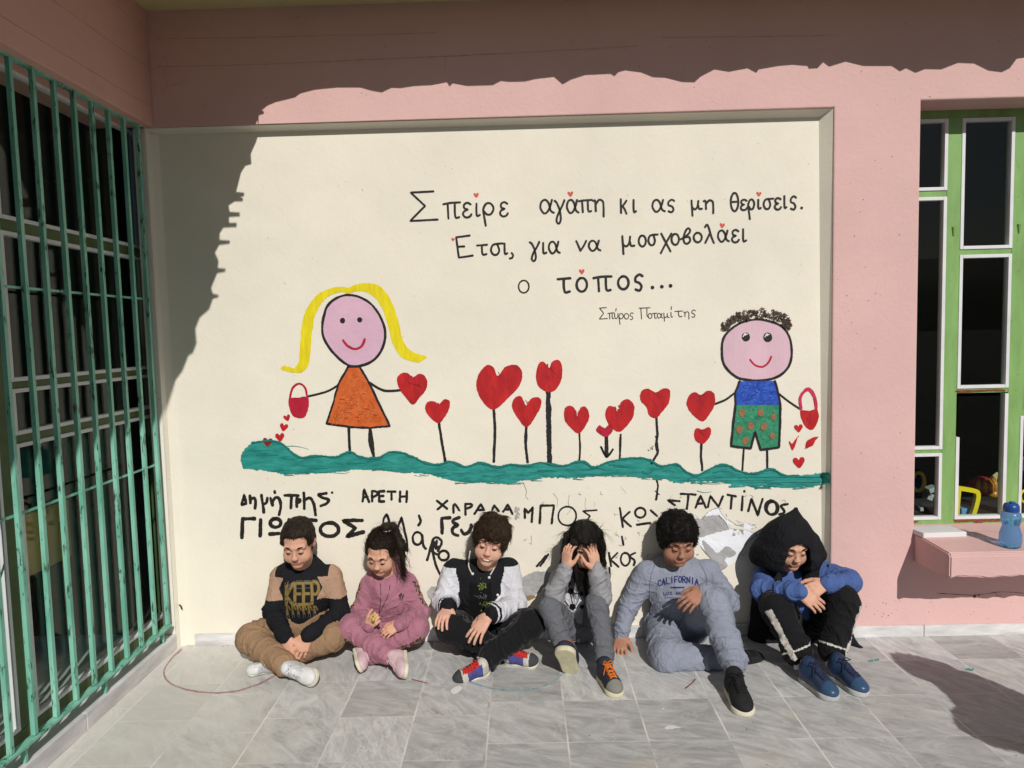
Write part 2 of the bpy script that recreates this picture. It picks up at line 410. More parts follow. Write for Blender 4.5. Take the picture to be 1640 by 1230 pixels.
def oval(cx=.5, cy=.5, rx=.5, ry=.5, a0=-1.9, n=10):
    return [(cx+rx*math.cos(a0-2*math.pi*i/n), cy-ry*math.sin(a0-2*math.pi*i/n)) for i in range(n+1)]
# single-stroke hand letters; x 0..1, y 0 = baseline, 1 = x-height; '|' marks angular strokes
GL = {
 'α': [[(.95, 1), (.82, .55), (.58, .1), (.3, 0), (.03, .4), (.12, .85), (.42, 1), (.68, .75), (.85, .2), (1.1, .04)]],
 'β': [[(-.15, .42), (.3, .62), (.85, 1.05), (1, 1.4), (.75, 1.6), (.45, 1.3), (.22, .6), (.3, .08), (.65, -.05), (.98, .25), (.85, .65), (.4, .62)]],
 'γ': [[(0, 1), (.2, .85), (.5, .2), (.6, -.5), (.42, -.88), (.2, -.65), (.35, -.1), (.75, .6), (.95, 1.05)]],
 'ε': [[(.92, .9), (.55, 1.02), (.15, .88), (.2, .62), (.6, .54), (.2, .44), (.03, .2), (.35, 0), (.8, .05), (1, .22)]],
 'η': [[(0, .88), (.15, .95), (.2, .5), (.22, .05)], [(.22, .6), (.5, .98), (.82, .85), (.88, .4), (.88, -.4)]],
 'θ': [oval(.5, .75, .5, .75), [(.05, .75), (.95, .78)]],
 'ι': [[(.35, 1), (.35, .3), (.5, .02), (.95, .12)]],
 'κ': [[(.1, 1), (.12, .5), (.15, 0)], [(.9, .9), (.55, .62), (.2, .42)], [(.35, .5), (.65, .25), (.9, -.05)]],
 'λ': [[(0, 1.3), (.22, 1.5), (.42, 1.25), (.7, .55), (1, 0)], [(.58, .85), (.3, .4), (.05, 0)]],
 'μ': [[(.03, 1), (.08, .2), (.14, -.7)], [(.1, .22), (.35, .02), (.6, .3), (.7, .95)], [(.68, .5), (.78, .08), (1.05, .1)]],
 'ν': [[(0, 1), (.22, .5), (.42, 0)], [(.42, 0), (.75, .5), (1, 1.02)]],
 'ο': [oval()],
 'π': [[(0, .88), (.4, .96), (1.05, 1.0)], [(.27, .93), (.3, .4), (.32, -.02)], [(.72, .96), (.73, .3), (.8, .04), (1.0, .08)]],
 'ρ': [[(.28, -.95), (.15, -.2), (.06, .5), (.35, .98), (.75, .95), (.97, .55), (.75, .08), (.4, .02), (.12, .28)]],
 'σ': [[(1.15, 1.0), (.6, .97), (.2, .85), (.03, .4), (.25, .03), (.6, .02), (.8, .4), (.62, .95)]],
 'ς': [[(.95, .9), (.6, 1.02), (.15, .82), (.15, .55), (.6, .45), (.85, .2), (.6, -.05), (.15, .02)]],
 'τ': [[(0, .93), (1.0, 1)], [(.48, .96), (.5, .3), (.62, .03), (.95, .1)]],
 'υ': [[(.05, 1), (.1, .3), (.4, 0), (.8, .3), (.9, 1)]],
 'χ': [[(.05, 1), (.9, -.5)], [(.98, 1), (.5, .2), (.02, -.65)]],
 'Σ': ['|', [(.85, 1.02), (.04, .98), (.55, .52), (.02, 0), (1.0, .05)]],
 'Ε': ['|', [(.8, 1.02), (0, .94), (.16, 0), (.98, .09)], [(.08, .5), (.48, .52)]],
 'Π': ['|', [(0, .98), (1, 1.02)], [(.15, 1), (.22, 0)], [(.72, 1), (.72, .3), (.9, .12)]],
 ',': [[(.5, 1), (.9, .6), (.6, .1), (0, 0)]],
}
for ch in 'ACEFGIKLNOPRSMV':
    GL['L'+ch] = {'A': ['|', [(0, 0), (.5, 1), (1, 0)], [(.2, .35), (.8, .35)]], 'C': [[(1, .8), (.6, 1), (.1, .8), (0, .5), (.1, .2), (.6, 0), (1, .2)]],
     'E': ['|', [(1, 1), (0, 1), (0, 0), (1, 0)], [(0, .5), (.8, .5)]], 'F': ['|', [(1, 1), (0, 1), (0, 0)], [(0, .52), (.8, .52)]],
     'G': [[(1, .85), (.6, 1), (.1, .8), (0, .5), (.1, .2), (.6, 0), (1, .15), (1, .45), (.6, .45)]], 'I': ['|', [(.5, 0), (.5, 1)]],
     'K': ['|', [(0, 0), (0, 1)], [(1, 1), (0, .42), (1, 0)]], 'L': ['|', [(0, 1), (0, 0), (1, 0)]], 'N': ['|', [(0, 0), (0, 1), (1, 0), (1, 1)]],
     'O': [oval()], 'P': [[(0, 0), (0, .5), (0, 1), (.7, 1), (1, .75), (.7, .48), (0, .48)]], 'R': [[(0, 0), (0, .5), (0, 1), (.7, 1), (1, .75), (.7, .5), (0, .48)], [(.4, .48), (1, 0)]],
     'S': [[(1, .85), (.5, 1), (.05, .8), (.3, .55), (.75, .45), (.95, .2), (.5, 0), (0, .15)]], 'M': ['|', [(0, 0), (0, 1), (.5, .35), (1, 1), (1, 0)]],
     'V': ['|', [(0, 1), (.5, 0), (1, 1)]]}[ch]
def letter(pt, g, x0, x1, yt, yb, wd, mi=0, jit=.1):
    st = GL[g]; ang = st[0] == '|'
    for s in (st[1:] if ang else st):
        pt.stroke([(x0+a*(x1-x0), yb-b*(yb-yt)) for a, b in s], wd, mi, not ang, False, jit)

# ------------------------------------------------------------------ the setting
props(mesh_obj('pavement', [(-1.735-3, -1.6, 0), (6, -1.6, 0), (6, .19, 0), (-1.735-3, .19, 0)], [(0, 1, 2, 3)], M_FLOOR), kind='structure')
g = []
NG = 40
for i in range(NG+1):
    for j in range(NG+1):
        a = 2*math.pi*j/NG; r = 400*(i/NG)**2.2
        g.append((r*math.cos(a), r*math.sin(a), -.03))
props(mesh_obj('ground', g, [(i*(NG+1)+j, i*(NG+1)+j+1, (i+1)*(NG+1)+j+1, (i+1)*(NG+1)+j) for i in range(NG) for j in range(NG)],
               mat('dark_soil', (.07, .065, .045), vs=.6, var=.4)), kind='structure')
hv, hf = [], []
for i in range(60):
    a = math.radians(185+170*i/59); R = 150
    hh = 10+3.2*math.sin(i*.31+1)+1.8*math.sin(i*.83)+.7*math.sin(i*2.3)
    for r, z in ((R, -.2), (R+20, hh*.6), (R+50, hh*1.25), (R+90, -.2)): hv.append((r*math.cos(a), r*math.sin(a), z))
    if i: hf += [((i-1)*4+k, i*4+k, i*4+k+1, (i-1)*4+k+1) for k in range(3)]
props(mesh_obj('hills', hv, hf, mat('hill_scrub', (.06, .07, .035), vs=.05, var=.4), smooth=True), kind='structure')

# ---- back wall with its niche and window opening
wall = empty('mural_wall', (0, .1, 0), 'pink rendered wall with a cream niche painted with a children\'s mural and Greek verse', 'wall')
def pink_wall():
    outer = [(-1.745, 3.3), (-1.745, 2.551), (NX, 2.551), (NX, 0), (4.8, 0), (4.8, 3.3)]
    hole = [(1.92, .51), (4.3, .51), (4.3, 2.572), (1.92, 2.572)]
    bm = bmesh.new()
    lp = [[Vector((x, z, 0)) for x, z in l] for l in (outer, hole)]
    flat = [v for l in lp for v in l]
    fr = [bm.verts.new((v.x, 0, v.y)) for v in flat]; bk = [bm.verts.new((v.x, .18, v.y)) for v in flat]
    for t in tessellate_polygon(lp): bm.faces.new([fr[i] for i in t])
    edges = []
    for st, n in ((0, len(outer)), (len(outer), len(hole))):
        for i in range(n):
            a, b = st+i, st+(i+1) % n
            f = bm.faces.new([fr[a], fr[b], bk[b], bk[a]])
            if st == 0 and i in (1, 2): f.material_index = 1
            e = bm.edges.get((fr[a], fr[b]))
            if (st == 0 and i in (1, 2)) or st: edges.append(e)
    bmesh.ops.recalc_face_normals(bm, faces=bm.faces[:])
    bmesh.ops.bevel(bm, geom=edges, offset=.009, segments=3, affect='EDGES', profile=.5)
    b = MB(); bm.verts.index_update()
    b.V = [tuple(v.co) for v in bm.verts]; b.F = [[v.index for v in f.verts] for f in bm.faces]; b.M = [f.material_index for f in bm.faces]
    bm.free(); return b
pink_wall().build('wall_surface', [M_PINK, M_CREAM], wall)
py = lambda z: PY0+PYS*z
b = MB()
ZT = 2.549
xs, zt = [-1.70+(NX-splay(ZT)+1.70)*k/12 for k in range(13)], lambda x: ZT-.016-.008*(x+1.7)/3.2
b.add([(-1.70, py(0), 0), (NX-splay(0), py(0), 0), (NX-splay(ZT), py(ZT), zt(NX)), (-1.70, py(ZT), zt(-1.7))], [(0, 1, 2, 3)])
b.add([(NX-splay(0), py(0), 0), (NX-.001, .006, 0), (NX-.001, .006, ZT), (NX-splay(ZT), py(ZT), zt(NX))], [(0, 1, 2, 3)])
b.add([(-1.70, py(ZT), zt(-1.7)), (NX-splay(ZT), py(ZT), zt(NX)), (NX-.001, .006, ZT), (-1.745, .006, ZT)], [(0, 1, 2, 3)])
b.add([(-1.739, .012, 0), (-1.730, .036, 0), (-1.70, py(0), 0), (-1.70, py(2.549), 2.549), (-1.730, .04, 2.549), (-1.739, .012, 2.549)], [(0, 1, 4, 5), (1, 2, 3, 4)])
b.build('niche_panel', M_CREAM, wall)
sk = MB(); x = -1.66
for n, x1 in ((0, -.4), (1, .62), (2, NX-.02)): sk.box((x, .038, .0), (x1-.003, .0525, .058), bev=.002); x = x1
x = NX+.004
for x1 in (1.97, 2.62, 3.4, 4.6): sk.box((x, -.014, .0), (x1-.003, -.001, .056), bev=.002); x = x1
sk.build('skirting', M_MARBLE, wall)
# thick concrete sill that juts out like a bench
b = MB(); S = [(-.29, .395), (-.29, .493), (-.275, .504), (0, .514), (.16, .485), (.16, .40), (-.03, .372), (-.26, .386)]
for x in (1.92, 4.4): b.V += [(x, y, z) for y, z in S]
n = len(S); b.F = [list(range(n))[::-1], [i+n for i in range(n)]]+[[i, (i+1) % n, (i+1) % n+n, i+n] for i in range(n)]; b.M = [0]*(n+2)
bm = bmesh.new(); vs = [bm.verts.new(v) for v in b.V]; [bm.faces.new([vs[i] for i in f]) for f in b.F]
bmesh.ops.recalc_face_normals(bm, faces=bm.faces[:]); bmesh.ops.bevel(bm, geom=[e for e in bm.edges if min(v.co.y for v in e.verts) < -.2], offset=.006, segments=2, affect='EDGES')
bmesh.ops.subdivide_edges(bm, edges=[e for e in bm.edges if abs(e.verts[0].co.x-e.verts[1].co.x) > 1], cuts=90)
for v in bm.verts:
    if v.co.y < -.2 and v.co.z < .42: v.co.z += .0025*math.sin(v.co.x*23)+.002*math.sin(v.co.x*71+1)+random.uniform(-.004, .003)
b = MB(); b.bm(bm); b.build('window_sill', M_PINK, wall)

# ---- side wall on the left: beam, post, marble ledge
side = empty('side_wall', (-1.74, -2.0, 0), 'shaded pink concrete beam and white post along the left, over a marble ledge', 'wall')
def beam_mat():
    m = plaster('pink_board_concrete', (.66, .39, .345), stain=(.3, .2, .15), stain_amt=.3); nt = m.node_tree; b = nt.nodes['Principled BSDF']
    v = N(nt, 'ShaderNodeTexCoord').outputs['Object']; s = N(nt, 'ShaderNodeSeparateXYZ', i0=v)
    fz = N(nt, 'ShaderNodeMath', _operation='FRACT', i0=N(nt, 'ShaderNodeMath', _operation='MULTIPLY_ADD', i0=s.outputs[2], i1=1/.178, i2=.68).outputs[0])
    e = N(nt, 'ShaderNodeMath', _operation='ABSOLUTE', i0=N(nt, 'ShaderNodeMath', _operation='SUBTRACT', i0=fz.outputs[0], i1=.5).outputs[0])
    ri = N(nt, 'ShaderNodeMapRange', i0=e.outputs[0], i1=0., i2=.014, i3=1., i4=0.)
    nz = N(nt, 'ShaderNodeTexNoise', Vector=v, Scale=40., Detail=5.)
    h = N(nt, 'ShaderNodeMath', _operation='MULTIPLY_ADD', i0=nz.outputs[0], i1=.35, i2=ri.outputs[0])
    bp = N(nt, 'ShaderNodeBump', Strength=.6, Distance=.006, Height=h.outputs[0]); nt.links.new(bp.outputs[0], b.inputs['Normal'])
    return m
M_BEAM = beam_mat()
MB().box((-1.98, -5, 2.552), (-1.692, -.0006, 3.084), bev=.004).build('beam', M_BEAM, side)
b = MB().box((-1.80, .010, .074), (-1.74, .14, 2.5505)); b.build('post', M_WHITE, side)
b = MB()
y = -5.
for y1 in (-3.9, -2.83, -1.72, -.72, .19): b.box((-1.90, y, -.01), (-1.738, y1-.003, .073), bev=.004); y = y1
b.build('ledge', M_MARBLE, side)
b = MB().box((-1.737, .058, .245), (-1.728, .074, .252)).box((-1.7385, .05, .19), (-1.731, .066, .235)).tube([(-1.735, .046, .215), (-1.715, .03, .21), (-1.712, .03, .195)], .004, 6)
b.build('latch', mat('dark_iron', (.05, .05, .05), rough=.5, metal=.6), side)

# ---- L-shaped concrete eave; the crumbled front edge is what shades the wall
EDGE = """281 610 292 595 302 570 309 566 315 550 313 527 320 509 335 496 341 479 350 476.5 350 474 341 472 338 462 348 438 361 435.5 361 432 349 431 350 419 344 406 351 393 368 390.5 368 387 352 386 352 374 358 365 379 364 379 358.6 367 358.6 367 348 384 347 384 342 368 341 366 329.5 376 323 389 322.7 389 318.5 378 318 391 314 391 310.5 378 309 386 277 393 266 402.7 263 401.5 247 410 228 414.5 214 414 202 414.4 185 422.7 182.5 422.7 180.5 418 178 428 169.6 441 164 472 156.4 481 150 504 144 540 140.5 577 140.5 593 145 611 148.5 627 141 641 141.5 664 138 691 136.7 715.7 132 720 139 725 133.7 748 138 789 136.7 802 130 816 131.5 840 131 857 127 887 123.5 901 135.6 914 128 937 120.5 978 118.6 984 122.4 990 116 1001 113 1016 115 1027 116.4 1046 124 1065 124.8 1092 131.6 1112 132.3 1122 123 1144 111.5 1167 115.3 1197 109.6 1211 117 1215 111.5 1246 106 1269 104 1293 106 1295 110.4 1309 109.6 1318 100 1328 107 1354 99 1383 106 1428 106 1441 114.6 1451 109.6 1466 117 1481 111 1507 111.5 1534 101 1560 102 1583 113.4 1604 116 1617 109.6 1628 94.5 1640 92.6"""
e = list(map(float, EDGE.split())); E2 = []
for px, pyy in zip(e[::2], e[1::2]):
    p = on_panel(px, pyy) if pyy > 208 else at(px, pyy, 0.)
    t = (3.0847-p[2])/-SUN[2]; q = p-SUN*t
    E2.append((q[0], q[1]))
E2 = [(-1.0, -5.0), (-1.005, -4.2), (-.995, -3.4), (-1.01, -2.9), (E2[0][0]+.01, E2[0][1]-.2)]+E2+[(2.85, -.49), (3.1, -.52), (3.6, -.5), (4.9, -.51)]
roof = MB().prism(E2+[(4.9, .2), (4.9, .5), (-3, .5), (-3, -5)], 3.0847, 3.0905).prism([(-1.3, -5), (-1.3, -.33), (4.9, -.33), (4.9, .5), (-3, .5), (-3, -5)], 3.0905, 3.22).build('roof_eave', M_SOFFIT)
props(roof, 'weathered yellowish concrete eave with a crumbled front edge, running along the wall top', 'roof')

# ---- barred window on the left
XW = -1.84
lw = empty('window', (XW, -2.0, .07), 'wide green-framed window with white glazing trims behind the teal bars on the left', 'window')
bays = [(-.868, .138), (-1.955, -.952), (-3.03, -2.04), (-4.1, -3.12)]
rows = [(.138, 1.176), (1.207, 1.378), (1.404, 1.952), (1.994, 2.556)]
f = MB()
f.box((XW-.05, -4.98, .072), (XW+.012, .17, .136)).box((XW-.05, -4.98, 2.558), (XW+.012, .17, 2.9))
for z0, z1 in ((1.178, 1.205), (1.380, 1.402), (1.954, 1.992)):
    for y0, y1 in bays: f.box((XW-.03, y0, z0), (XW+.006, y1, z1))
for y0, y1 in ((-.951, -.87), (-2.039, -1.957), (-3.119, -3.032), (.14, .17)): f.box((XW-.05, y0, .137), (XW+.010, y1, 2.557))
f.build('window_frame', M_DKGREEN, lw)
for y0, y1 in bays:
    for z0, z1 in rows:
        s = ring_mb(0, y0, y1, z0, z1, .0155, XW-.02, XW+.011).build('sash', M_TRIM, lw)
        MB().box((XW-.010, y0+.015, z0+.015), (XW-.006, y1-.015, z1-.015)).build('pane', M_GLASS, s)
gr = empty('security_grille', (-1.745, -2.0, .15), 'chipped teal iron grille of upright square bars in front of the left window', 'grille')
XG = -1.752
for k in range(34):
    y = -.036-.1195*k
    if y > -1.5 or True:
        dz = random.uniform(-.004, .004); h = .009
        b = MB().tube([(XG, y, .146), (XG+random.uniform(-.002, .002), y+random.uniform(-.003, .003), 1.3), (XG, y, 2.547+dz)], .0082, 4, sq=True)
        b.build('bar', M_GRILLE, gr)
for z in (.942, 1.742): MB().box((XG-.014, -4.4, z-.0045), (XG-.0085, -.03, z+.0045)).build('rail', M_GRILLE, gr)
MB().box((XG-.017, -4.4, .132), (XG+.017, -.026, .142), bev=.001).build('rail', M_GRILLE, gr)
MB().box((XG-.012, -4.4, 2.545), (XG+.012, -.026, 2.5515)).build('rail', M_GRILLE, gr)
fl = []
for k in range(0, 34, 4): fl.append((XG, -.09-.1195*k))
for x, y in fl: MB().box((XG-.012, y-.006, .074), (XG+.006, y+.006, .1325)).build('foot', M_GRILLE, gr)

# ---- tall window on the right
YW = .165
rw = empty('window', (2.3, YW, .5), 'sunlit pale green window with tall narrow panes above the pink sill on the right', 'window')
cols = [(1.60, 2.145), (2.213, 2.47), (2.533, 2.86), (2.93, 3.2), (3.27, 3.6), (3.67, 4.2)]
f = MB(); H0, H1 = YW, YW+.06
f.box((1.5, H0, 2.5345), (4.4, H1, 2.62)).box((1.5, H0, .43), (4.4, H1, .531))
for x0, x1 in ((2.1455, 2.2125), (2.4705, 2.5325), (2.8605, 2.9295), (3.2005, 3.2695), (3.6005, 3.6695)): f.box((x0, H0, .5315), (x1, H1, 2.534))
segs = [[(.533, .876), (.895, 2.155), (2.186, 2.532)], [(.533, 1.178), (1.201, 1.868), (1.895, 2.532)], [(.533, 1.055)], [(.533, 1.178), (1.201, 1.868), (1.895, 2.532)], [(.533, 1.055)], [(.533, 1.178), (1.201, 1.868), (1.895, 2.532)]]
for (x0, x1), sg in zip(cols, segs):
    for a, c in zip(sg[:-1], sg[1:]): f.box((x0+.0005, H0+.002, a[1]+.0005), (x1-.0005, H1, c[0]-.0005))
fo = f.build('window_frame', M_GREEN, rw)
for (x0, x1), sg in zip(cols, segs):
    if len(sg) == 1:
        p = MB().box((x0+.0005, YW+.006, 1.0555), (x1-.0005, YW+.05, 2.534))
        p.box((x0+.022, YW+.001, 1.09), (x1-.022, YW+.0065, 2.50), bev=.002); p.build('green_panel', M_GREEN, rw)
    for i, (z0, z1) in enumerate(sg):
        rm = ring_mb(1, x0, x1, z0, z1, .0165, YW-.004, YW+.03)
        if (x0, i) == (2.213, 0):                # paint and trim lost on the upper part of this one
            rm = MB().box((x0, YW-.004, z0), (x0+.0165, YW+.03, .955)).box((x1-.0165, YW-.004, z0), (x1, YW+.03, z1-.006)).box((x0+.0165, YW-.004, z0), (x1-.0165, YW+.03, z0+.0165))
        s = rm.build('sash', M_TRIM, rw)
        MB().box((x0+.016, YW+.012, z0+.016), (x1-.016, YW+.016, z1-.016)).build('pane', M_GLASS, s)
b = MB()
for x, z in ((2.181, 1.985), (2.502, 1.99), (2.895, 1.985)):
    for k in range(6): b.lathe((x, YW-.003, z-.02+.007*k), [(0, .004+.001*k), (.007, .0045+.001*k)], 8)
b.build('latch', mat('glossy_green_drip', (.24, .40, .12), rough=.2, spec=.6), rw)
M_RUST = mat('rust', (.22, .075, .03), rough=.9, var=.45, vs=40, bump=.4)
pt = Paint(lambda a, c, o: at(a, c, YW-o), .0012)
pt.poly([(1527, 832), (1540, 831), (1560, 832), (1580, 831.5), (1600, 831), (1608, 832), (1607, 834), (1590, 836), (1576, 836), (1572, 840), (1569, 846), (1565, 847), (1561, 845), (1561, 838), (1555, 836), (1540, 837), (1530, 837)], 0, True, .5)
pt.poly([(1530, 626), (1545, 624.5), (1570, 624), (1600, 623), (1610, 624), (1611, 627), (1590, 626.5), (1560, 628), (1535, 629)], 0, True, .3)
pt.poly([(1460, 835), (1470, 834.5), (1472, 836), (1462, 838)], 0, True, .3)
for i in range(38): pt.dot((random.uniform(1466, 1640), random.uniform(838, 850)), random.uniform(.35, 1.0))
for i in range(40): pt.dot((random.uniform(1521, 1534) if i % 2 else random.uniform(1619, 1632), random.uniform(200, 830)), random.uniform(.25, .7))
pt.build('rust_patch', M_RUST, rw)

# ---- rooms behind the glass
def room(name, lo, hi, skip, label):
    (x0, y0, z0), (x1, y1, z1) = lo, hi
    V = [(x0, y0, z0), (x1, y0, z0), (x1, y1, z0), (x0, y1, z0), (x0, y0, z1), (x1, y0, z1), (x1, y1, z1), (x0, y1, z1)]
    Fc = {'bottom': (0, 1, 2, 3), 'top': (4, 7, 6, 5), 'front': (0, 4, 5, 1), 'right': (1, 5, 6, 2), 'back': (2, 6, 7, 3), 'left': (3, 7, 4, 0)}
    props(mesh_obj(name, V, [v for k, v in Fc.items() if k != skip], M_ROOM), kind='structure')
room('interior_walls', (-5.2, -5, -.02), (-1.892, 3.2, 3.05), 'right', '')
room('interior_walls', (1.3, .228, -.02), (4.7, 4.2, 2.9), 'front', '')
def toy(name, mb, m, label, cat='toy', parent_parts=(), smooth=True):
    o = mb.build(name, m, None, smooth, base=mb.V[0]); props(o, label, cat); return o
T = lambda px, pyy, y: at(px, pyy, y)
b = MB().box((1.4, .27, 0), (1.45, .95, .40)).box((4.2, .27, 0), (4.25, .95, .40)).box((1.35, .25, .40), (4.4, 1.0, .44), bev=.006)
props(b.build('display_table', mat('dark_wood', (.03, .024, .02), var=.3), None, base=(2.8, .6, 0)), 'dark low table with toys just inside the right window', 'table')
def rounded(pts, rad=.02, n=4):
    return [tuple(p) for p in cr_smooth(pts, False, .02)]
M_YEL = mat('yellow_plastic', (.80, .60, .02), rough=.3, var=.05, spec=.5)
M_RED = mat('red_plastic', (.45, .03, .02), rough=.2, var=.2, spec=.5)
M_BLU = mat('blue_plastic', (.10, .32, .62), rough=.3, var=.08, spec=.5)
M_ORG = mat('amber_plastic', (.50, .2, .03), rough=.25, var=.2, spec=.5)
M_GRY = mat('grey_plastic', (.35, .38, .40), rough=.5, var=.1)
# yellow ring handle standing against the glass
P = [T(1531, 781, .26), T(1560, 786, .27), T(1565, 792, .27), T(1563, 806, .27), T(1556, 829, .27)]
P = [np.array(p) for p in P]
b = MB()
V = []
for i, p in enumerate(cr_smooth(P, False, .008)): V.append(tuple(p))
b.tube(V, .0115, 4, sq=True); b.tube([tuple(T(1534, 783, .262)), tuple(T(1532, 806, .262)), tuple(T(1531, 831, .262))], .0115, 4, sq=True)
b.tube([tuple(T(1531, 831, .262)), tuple(T(1556, 830, .27))], .010, 4, sq=True)
props(b.build('toy_loop', M_YEL, None, base=P[-1]), 'yellow plastic toy frame leaning on the glass of the second pane', 'toy')
c = T(1541, 818, .33); b = MB().box(c-np.array([.022, .03, .04]), c+np.array([.016, .03, .02]), bev=.006)
props(b.build('toy_block', M_BLU, None, base=c), 'light blue toy block behind the yellow frame', 'toy')
c = T(1572, 776, .40)
pb = MB().lathe(c-np.array([0, 0, .055]), [(0, .02), (.012, .05), (.04, .066), (.07, .06), (.095, .03), (.10, .005)], 24)
dr = props(pb.build('toy_drum', M_RED, None, True, base=c-np.array([0, 0, .055])), 'dark red rounded toy with amber panels lying behind the second pane', 'toy')
b = MB()
for k in range(5):
    a = -2.4+k*.5; q = c+np.array([.064*math.cos(a), .064*math.sin(a), 0]); b.tube([q+np.array([0, 0, -.03]), q+np.array([0, 0, .012]), q*np.array([1, 1, 1])+np.array([-.015*math.cos(a), -.015*math.sin(a), .038])], [.012, .013, .005], 8)
b.build('panel', M_ORG, dr, True)
c = T(1590, 790, .36); b = MB().lathe(c-np.array([0, 0, .02]), [(0, .02), (.006, .032), (.03, .032), (.036, .02)], 18)
props(b.build('toy_cup', M_ORG, None, True, base=c), 'small amber toy cup at the right of the dark red toy', 'toy')
c = T(1594, 764, .5); b = MB().tube([c+np.array([-.02, 0, -.03]), c+np.array([.012, 0, .025])], [.03, .006], 4)
props(b.build('toy_cone', mat('cream_plastic', (.6, .45, .2)), None, base=c), 'cream pointed toy behind the dark red toy', 'toy')
c = T(1472, 772, .36); b = MB().tube([c+np.array([.032*math.cos(a), .01, .05*math.sin(a)]) for a in np.linspace(0, 6.283, 25)[:-1]], .011, 8, closed=True)
props(b.build('toy_ring', mat('ochre_plastic', (.42, .27, .02), rough=.3), None, True, base=c), 'ochre toy ring behind the narrow left pane', 'toy')
for i, (a, c2, wd, ht, rt) in enumerate(((1491, 783, .05, .012, .3), (1488, 795, .045, .018, -.4), (1472, 814, .02, .010, 0))):
    c = T(a, c2, .38+.05*i); b = MB(); cs, sn = math.cos(rt), math.sin(rt)
    b.box((-wd/2, -.03, -ht), (wd/2, .03, ht), bev=.003); b.V = [(c[0]+x*cs-z*sn, c[1]+y, c[2]+x*sn+z*cs) for x, y, z in b.V]
    props(b.build('toy_tray', M_GRY, None, base=c), ['flat grey toy tray, topmost behind the narrow pane', 'tilted pale grey toy tray under the flat one', 'small grey toy piece low behind the narrow pane'][i], 'toy')
c = T(1637, 742, .30); b = MB().box(c-np.array([.012, .03, .035]), c+np.array([.03, .03, .03]), bev=.006)
props(b.build('toy_block', M_BLU, None, base=c), 'bright blue toy block behind the rightmost pane', 'toy')
c = T(1640, 795, .30); b = MB().tube([c+np.array([.02*math.cos(a), 0, .03*math.sin(a)]) for a in np.linspace(0, 6.283, 21)[:-1]], .008, 8, closed=True)
props(b.build('toy_ring', M_YEL, None, True, base=c), 'yellow toy ring behind the rightmost pane', 'toy')
# chair in the left room
M_CHY = mat('mustard_board', (.80, .55, .12), rough=.6); M_CHF = mat('dark_steel', (.03, .03, .03), rough=.5)
c0 = atx(68, 866, -2.35)
ch = empty('chair', (c0[0], c0[1], 0), 'mustard-backed classroom chair standing behind the left window bars', 'chair')
MB().box((c0[0]-.012, c0[1]-.21, c0[2]-.14), (c0[0]+.012, c0[1]+.2, c0[2]+.16), bev=.01).build('backrest', M_CHY, ch)
MB().box((c0[0]-.40, c0[1]-.2, .43), (c0[0]-.02, c0[1]+.2, .46), bev=.01).build('seat', M_CHF, ch)
for sx, sy in ((-.02, -.18), (-.02, .18), (-.36, -.18), (-.36, .18)):
    MB().tube([(c0[0]+sx, c0[1]+sy, 0), (c0[0]+sx, c0[1]+sy, .43 if sx < -.1 else c0[2]+.1)], .011, 8).build('leg', M_CHY if sx > -.1 else M_CHF, ch)

pt = Paint(on_wall, .0012, .00003)
for P_ in ([(252, 107), (400, 103), (560, 97), (760, 88), (1020, 74)], [(1060, 60), (1200, 58), (1340, 56)], [(250, 62), (420, 60), (700, 52)]): pt.stroke([(x, y+random.uniform(-.6, .6)) for x, y in P_], 1.3, 1, jit=.6)
for P_ in ([(1502, 905), (1520, 912), (1560, 909), (1600, 911)], [(1500, 950), (1560, 953), (1602, 948), (1640, 950)], [(1592, 948), (1600, 955), (1604, 952)], [(262, 90), (268, 100), (262, 118), (268, 135), (260, 150), (266, 165)], [(270, 138), (290, 132), (300, 122)], [(714, 88), (712, 120)]): pt.stroke(P_, .9, 1 if P_[0][0] < 800 else 0, jit=.6, taper=.4)
for k in range(90): pt.dot((random.uniform(255, 1640), random.uniform(25, 165)) if k % 3 else (random.choice((random.uniform(1345, 1455), random.uniform(1400, 1640))), random.uniform(960, 1000)), random.uniform(.3, .8))
for k in range(26): pt.dot((random.uniform(1345, 1460), random.uniform(170, 960)), random.uniform(.3, .8))
pt.dot((1561, 955), 2.4, 0, 3); pt.dot((1568, 953), 1.6); pt.dot((1600, 900), 1, 0, 2.6)
pt.build('cracks_and_specks', [mat('dark_crack', (.14, .09, .07)), mat('shuttering_line', (.54, .34, .31))], wall)
# ---- things on the sill
zs = .511
b = MB().box((-.105, -.055, 0), (.105, .06, .024), bev=.003)
a = math.radians(2); bc = np.array([2.022, -.012, zs])
b.V = [(bc[0]+x*math.cos(a)-y*math.sin(a)-.1*y, bc[1]+x*math.sin(a)+y*math.cos(a), bc[2]+z) for x, y, z in b.V]
bk = props(b.build('book', mat('white_card', (.72, .72, .74), rough=.5, var=.04), None, base=bc), 'flat white book lying at the left end of the pink sill', 'book')
M_BOT = bpy.data.materials.new('blue_clear_plastic'); M_BOT.use_nodes = True
_b = M_BOT.node_tree.nodes['Principled BSDF']; _b.inputs['Base Color'].default_value = (.22, .50, .90, 1); _b.inputs['Roughness'].default_value = .22
_b.inputs['Transmission Weight'].default_value = .8; _b.inputs['IOR'].default_value = 1.3
bb = atz(1618, 875, .5085); bb[2] = .5075
bo = empty('bottle', bb, 'translucent blue plastic drinking bottle with a dark blue cap on the pink sill', 'bottle')
MB().lathe(bb, [(0, .034), (.004, .041), (.03, .045), (.06, .044), (.085, .037), (.097, .0335), (.103, .035), (.125, .041), (.145, .041), (.158, .036), (.164, .030)], 32).build('flask', M_BOT, bo, True)
